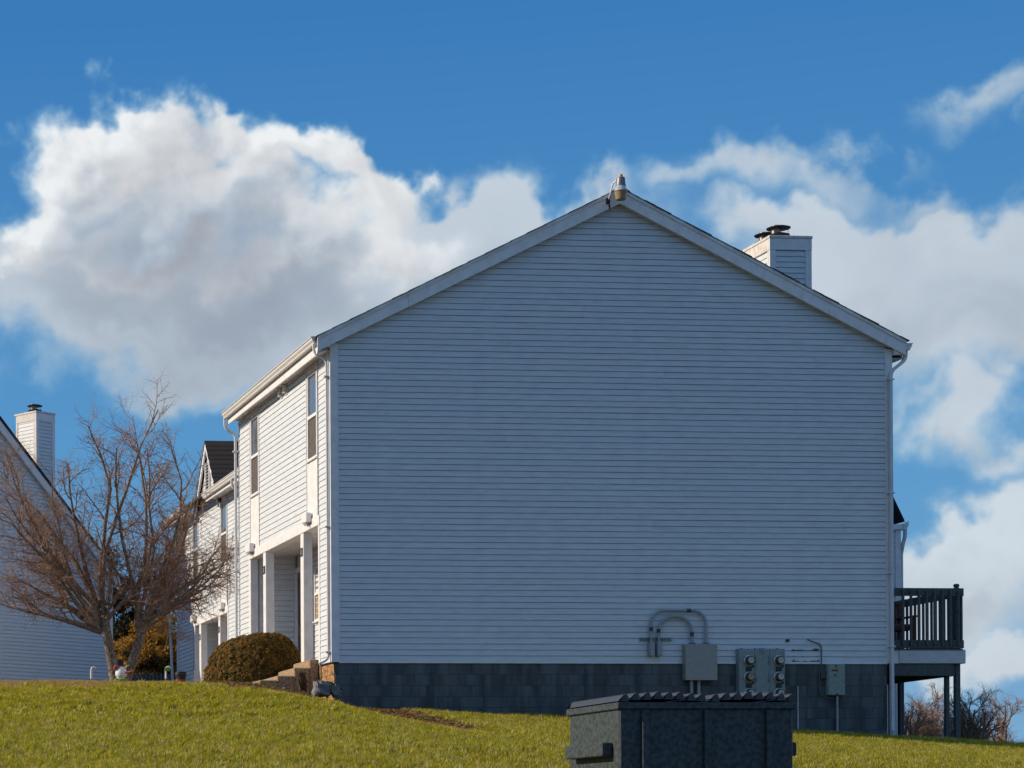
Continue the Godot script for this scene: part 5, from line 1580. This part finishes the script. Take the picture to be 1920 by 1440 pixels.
func far_bare(label: String, at: Vector3, h: float, wide: float, s: int, stems: int, group: String, called := "bare_shrub") -> void:
	rng.seed = s
	var t := thing(called, label, "shrub" if called == "bare_shrub" else "tree", at, group)
	var a := MB.new()
	var b := MB.new()
	var spec := {"depth": 4, "split": 2, "wob": [0.06, 0.1, 0.14, 0.18, 0.2], "up": [0.02, 0.04, 0.03, 0.0, 0.0], "tip": [0.5, 0.4, 0.5, 0.6, 0.6], "kids": [5, 6, 5, 3, 0],
		"start": [0.3, 0.3, 0.25, 0.2], "ang": [[15, 45], [20, 50], [25, 60], [25, 65]], "len": [h * 0.72, h * 0.30, h * 0.17, h * 0.09, h * 0.05], "rad": [0.035 * h / 2.0, 0.02 * h / 2.0, 0.012, 0.008, 0.006]}
	for k in stems:
		var d := Vector3(rng.randf_range(-1, 1) * wide, 1.0, rng.randf_range(-1, 1) * wide).normalized()
		branch(a, b, Vector3(rng.randf_range(-0.15, 0.15), -0.05, rng.randf_range(-0.15, 0.15)), d, spec.len[0] * rng.randf_range(0.7, 1.1), spec.rad[0], 0, spec)
	put(a, "trunk", M.twig, t)
	put(b, "crown", M.twig, t)

func leaf_quad(m: MB, p: Vector3, n: Vector3, size: float, tilt: float) -> void:
	var r := Vector3(rng.randfn(0, 1), rng.randfn(0, 1), rng.randfn(0, 1)) * tilt
	var nn := (n + r).normalized()
	var u := nn.cross(Vector3(rng.randfn(0, 1), rng.randfn(0, 1), rng.randfn(0, 1))).normalized()
	var w := nn.cross(u)
	var l := size * rng.randf_range(0.6, 1.3)
	m.quad(p - u * l * 0.28 - w * l * 0.5, p + u * l * 0.28 - w * l * 0.3, p + u * l * 0.22 + w * l * 0.5, p - u * l * 0.22 + w * l * 0.4)

func clipped_bush() -> void:
	rng.seed = 99
	var c := Vector3(-0.74, 0.0, -3.15)
	var gy := ground_y(c.x, c.z)
	var t := thing("clipped_bush", "clipped dome-shaped bronze-green evergreen bush in front of the porch", "bush", Vector3(c.x, gy, c.z))
	var lump_n := noise(2.2, 3, FastNoiseLite.TYPE_SIMPLEX_SMOOTH, 12)
	var shape := func(ph: float, v: float) -> Vector3:           # v 0 (foot) .. 1 (top)
		var a := v * PI * 0.5
		var ca := pow(maxf(cos(a), 0.0), 0.48)
		var sa := pow(sin(a), 0.66)
		var x := cos(ph) * ca * 0.91
		var z := sin(ph) * ca * 0.95
		var topy := 1.30 - 0.16 * smoothstep(0.1, -0.9, x) + 0.02 * smoothstep(-0.2, 0.6, x)
		return Vector3(x, sa * topy, z)
	var core := MB.new()
	for j in 10:
		for i in 24:
			var q := []
			for k in [[i, j], [i + 1, j], [i + 1, j + 1], [i, j + 1]]:
				q.append(shape.call(-TAU * k[0] / 24.0, k[1] / 10.0) * 0.90)
			core.quad(q[0], q[1], q[2], q[3])
	put(core, "inner_foliage", M.leaf_olive, t)
	var groups := [MB.new(), MB.new(), MB.new()]
	for k in 78000:
		var ph := rng.randf() * TAU
		var v := asin(rng.randf()) / (PI * 0.5) if rng.randf() < 0.6 else rng.randf()
		var p: Vector3 = shape.call(ph, v)
		var n := Vector3(p.x * 1.1, p.y * 0.9 - 0.15, p.z).normalized()
		var bump := lump_n.get_noise_3dv(p * 2.4) * 0.045 + lump_n.get_noise_3dv(p * 8.0) * 0.035
		p = p * (1.0 - 0.09 * rng.randf() * rng.randf()) + n * bump
		var g := lump_n.get_noise_3dv(p * 3.0 + Vector3(9, 9, 9)) + rng.randfn(0, 0.28)
		leaf_quad(groups[0 if g > 0.12 else (1 if g > -0.6 else 2)], p, n, 0.032, 0.5)
	put(groups[0], "foliage", M.leaf_gold, t)
	put(groups[1], "foliage", M.leaf_olive, t)
	put(groups[2], "foliage", M.needle_brown, t)

func evergreen(label: String, at: Vector3, h: float, r: float, leafs: int, size: float, mats: Array, s: int, cone: float) -> void:
	rng.seed = s
	var t := thing("evergreen_tree", label, "tree", at, "evergreen trees between the houses")
	var tr := MB.new()
	tr.tube([Vector3(0, -0.1, 0), Vector3(0.05, h * 0.5, 0.03), Vector3(0, h * 0.95, 0)], [0.04 * h * 0.6, 0.03 * h * 0.5, 0.02], 8, false)
	put(tr, "trunk", M.stump, t)
	var out := []
	for k in mats: out.append(MB.new())
	var clumps := int(h * 26.0)
	for k in clumps:
		var v := sqrt(rng.randf()) if cone > 0.5 else rng.randf()
		var y := h * (1.0 - v * 0.93)
		var rr := r * (pow(v, 0.75) if cone > 0.5 else sin(clampf(v, 0.05, 0.95) * PI * 0.8 + 0.35)) * sqrt(rng.randf_range(0.15, 1.0))
		var a := rng.randf() * TAU
		var c := Vector3(cos(a) * rr, y - rr * 0.18, sin(a) * rr)
		var cs := rng.randf_range(0.18, 0.42) * r * 0.55
		var which := rng.randi() % mats.size()
		tr = out[which]
		tr.tube([Vector3(0, c.y - rr * 0.1, 0), c], [0.014, 0.006], 3, false)
		for q in int(float(leafs) / clumps):
			var d := Vector3(rng.randfn(0, 1), rng.randfn(0, 0.55), rng.randfn(0, 1)) * cs * 0.6
			leaf_quad(tr, c + d, Vector3(d.x, d.y + 0.1, d.z).normalized(), size, 0.8)
	for k in mats.size(): put(out[k], "crown", mats[k], t)

func twig_plant(label: String, at: Vector3, h: float, s: int) -> void:
	rng.seed = s
	var t := thing("dry_plant", label, "plant", at)
	var m := MB.new()
	for k in 46:
		var d := Vector3(rng.randfn(0, 0.4), 1.0, rng.randfn(0, 0.4)).normalized()
		var l := h * rng.randf_range(0.5, 1.0)
		var p := Vector3(rng.randfn(0, 0.10), 0, rng.randfn(0, 0.10))
		m.tube([p, p + d * l * 0.6, p + (d + Vector3(rng.randfn(0, 0.2), 0, rng.randfn(0, 0.2))) * l], [0.006, 0.005, 0.003], 3, false)
	put(m, "stems", M.straw, t)

func plants() -> void:
	bare_tree()
	clipped_bush()
	evergreen("tall dark evergreen tree behind the fence between the two houses", Vector3(4.3, -0.4, -47.0), 8.2, 2.3, 34000, 0.12, [M.needle_dark, M.needle_brown, M.needle_dark], 5, 1.0)
	evergreen("slim brown-tinged evergreen tree beside the corner of the white townhouse", Vector3(6.1, -0.4, -46.0), 7.6, 1.7, 26000, 0.115, [M.needle_brown, M.needle_dark, M.needle_brown], 6, 1.0)
	evergreen("low golden-bronze evergreen bush glowing in the sun between the houses", Vector3(4.9, -0.4, -42.5), 5.0, 1.95, 64000, 0.09, [M.needle_gold, M.needle_gold, M.needle_gold], 7, 0.0)
	evergreen("dark rounded evergreen bush behind the picket fence", Vector3(3.2, -0.4, -44.5), 4.6, 1.5, 34000, 0.095, [M.needle_dark, M.needle_brown, M.needle_gold], 9, 0.0)
	evergreen("squat golden evergreen bush in front of the dark rounded bush", Vector3(4.05, -0.4, -40.5), 3.9, 1.2, 34000, 0.08, [M.needle_gold, M.needle_brown, M.needle_gold], 10, 0.0)
	var c := on_z(1815, 1311, -16.0)
	far_bare("dense dark leafless shrub standing in the open past the deck posts", Vector3(c.x, -1.9, -16.0), 2.55, 0.20, 21, 14, "")
	c = on_z(1728, 1311, -22.0)
	far_bare("dark leafless shrub seen under the deck between its posts", Vector3(c.x, -1.9, -22.0), 2.7, 0.16, 22, 9, "")
	c = on_z(1690, 1311, -21.0)
	far_bare("dark leafless shrub just behind the house corner below the deck", Vector3(c.x, -1.9, -21.0), 2.8, 0.16, 23, 8, "")
	c = on_z(1762, 1311, -34.0)
	far_bare("thin leafless sapling behind the shrubs below the deck", Vector3(c.x, -1.9, -34.0), 4.3, 0.15, 24, 3, "", "young_tree")
	c = on_z(1893, 1311, -60.0)
	far_bare("distant thin leafless tree on the open horizon past the deck", Vector3(c.x, -1.9, -60.0), 6.2, 0.12, 25, 3, "", "young_tree")
	var d := on_z(368, 1262, -14.0)
	twig_plant("dry straw-coloured plant stems before the white townhouse porch", Vector3(d.x, ground_y(d.x, -14.0), -14.0), d.y + 0.12 - ground_y(d.x, -14.0), 3)

# ------------------------------------------------------------------ scene
func _ready() -> void:
	var cam := Camera3D.new()
	cam.name = "camera"
	cam.projection = Camera3D.PROJECTION_FRUSTUM
	cam.near = 1.0
	cam.far = 9000.0
	cam.size = 1440.0 / FOCAL
	cam.frustum_offset = Vector2((960.0 - CENTRE.x) / FOCAL, (CENTRE.y - 720.0) / FOCAL)
	cam.position = EYE
	cam.basis = Basis(Vector3.UP, -YAW) * Basis(Vector3(0, 0, 1), -ROLL)
	cam.current = true
	add_child(cam)

	bumps = noise(0.011, 4, FastNoiseLite.TYPE_SIMPLEX_SMOOTH, 17)
	var env := Environment.new()
	env.background_mode = Environment.BG_SKY
	env.sky = make_sky()
	env.tonemap_mode = Environment.TONE_MAPPER_LINEAR
	env.tonemap_exposure = 1.0
	env.sdfgi_enabled = true
	env.ssao_enabled = true
	env.ssil_enabled = true
	var we := WorldEnvironment.new()
	we.name = "world_environment"
	we.environment = env
	add_child(we)
	var sun := DirectionalLight3D.new()
	sun.name = "sun"
	sun.light_energy = 1.6
	sun.light_color = Color(1.0, 0.93, 0.83)
	sun.light_angular_distance = 0.5
	sun.shadow_enabled = true
	add_child(sun)
	var az := deg_to_rad(11.0)
	var el := deg_to_rad(27.0)
	var to_sun := Vector3(-cos(az) * cos(el), sin(el), -sin(az) * cos(el))
	sun.look_at_from_position(to_sun * 50.0, Vector3.ZERO, Vector3.UP)

	materials()
	sky_backdrop()
	build_ground()
	near_house()
	middle_house()
	side_house()
	deck()
	steps()
	conduits()
	cabinets()
	ridge_light()
	porch_lamp("white box lamp above the near porch, between steps side window and header", -0.13, 2.56, -1.42)
	porch_lamp("white box lamp above the near porch beside the far downspout", -0.13, 2.56, -5.75)
	porch_lamp("white box lamp above the far townhouse porch nearer its gutter downspout", 1.87, 2.56, -17.3)
	porch_lamp("white box lamp above the far townhouse porch beside its shaded corner", 1.87, 2.56, -20.6)
	for z in [-3.4, -3.05]:
		var v := thing("vent_hood", "small white vent hood under the eave between the two upper windows", "vent", Vector3(-0.125, 5.14, z), "vent hoods under the eave")
		cb("spout", M.gutter, v, Vector3(-0.06, 0.0, -0.05), Vector3(0.0, 0.15, 0.05), 0.012)
		cb("flange", M.trim, v, Vector3(-0.004, -0.03, -0.075), Vector3(0.02, 0.12, 0.075), 0.003)
	rubble()
	garden_bits()
	dumpster()
	plants()
	build_grass()
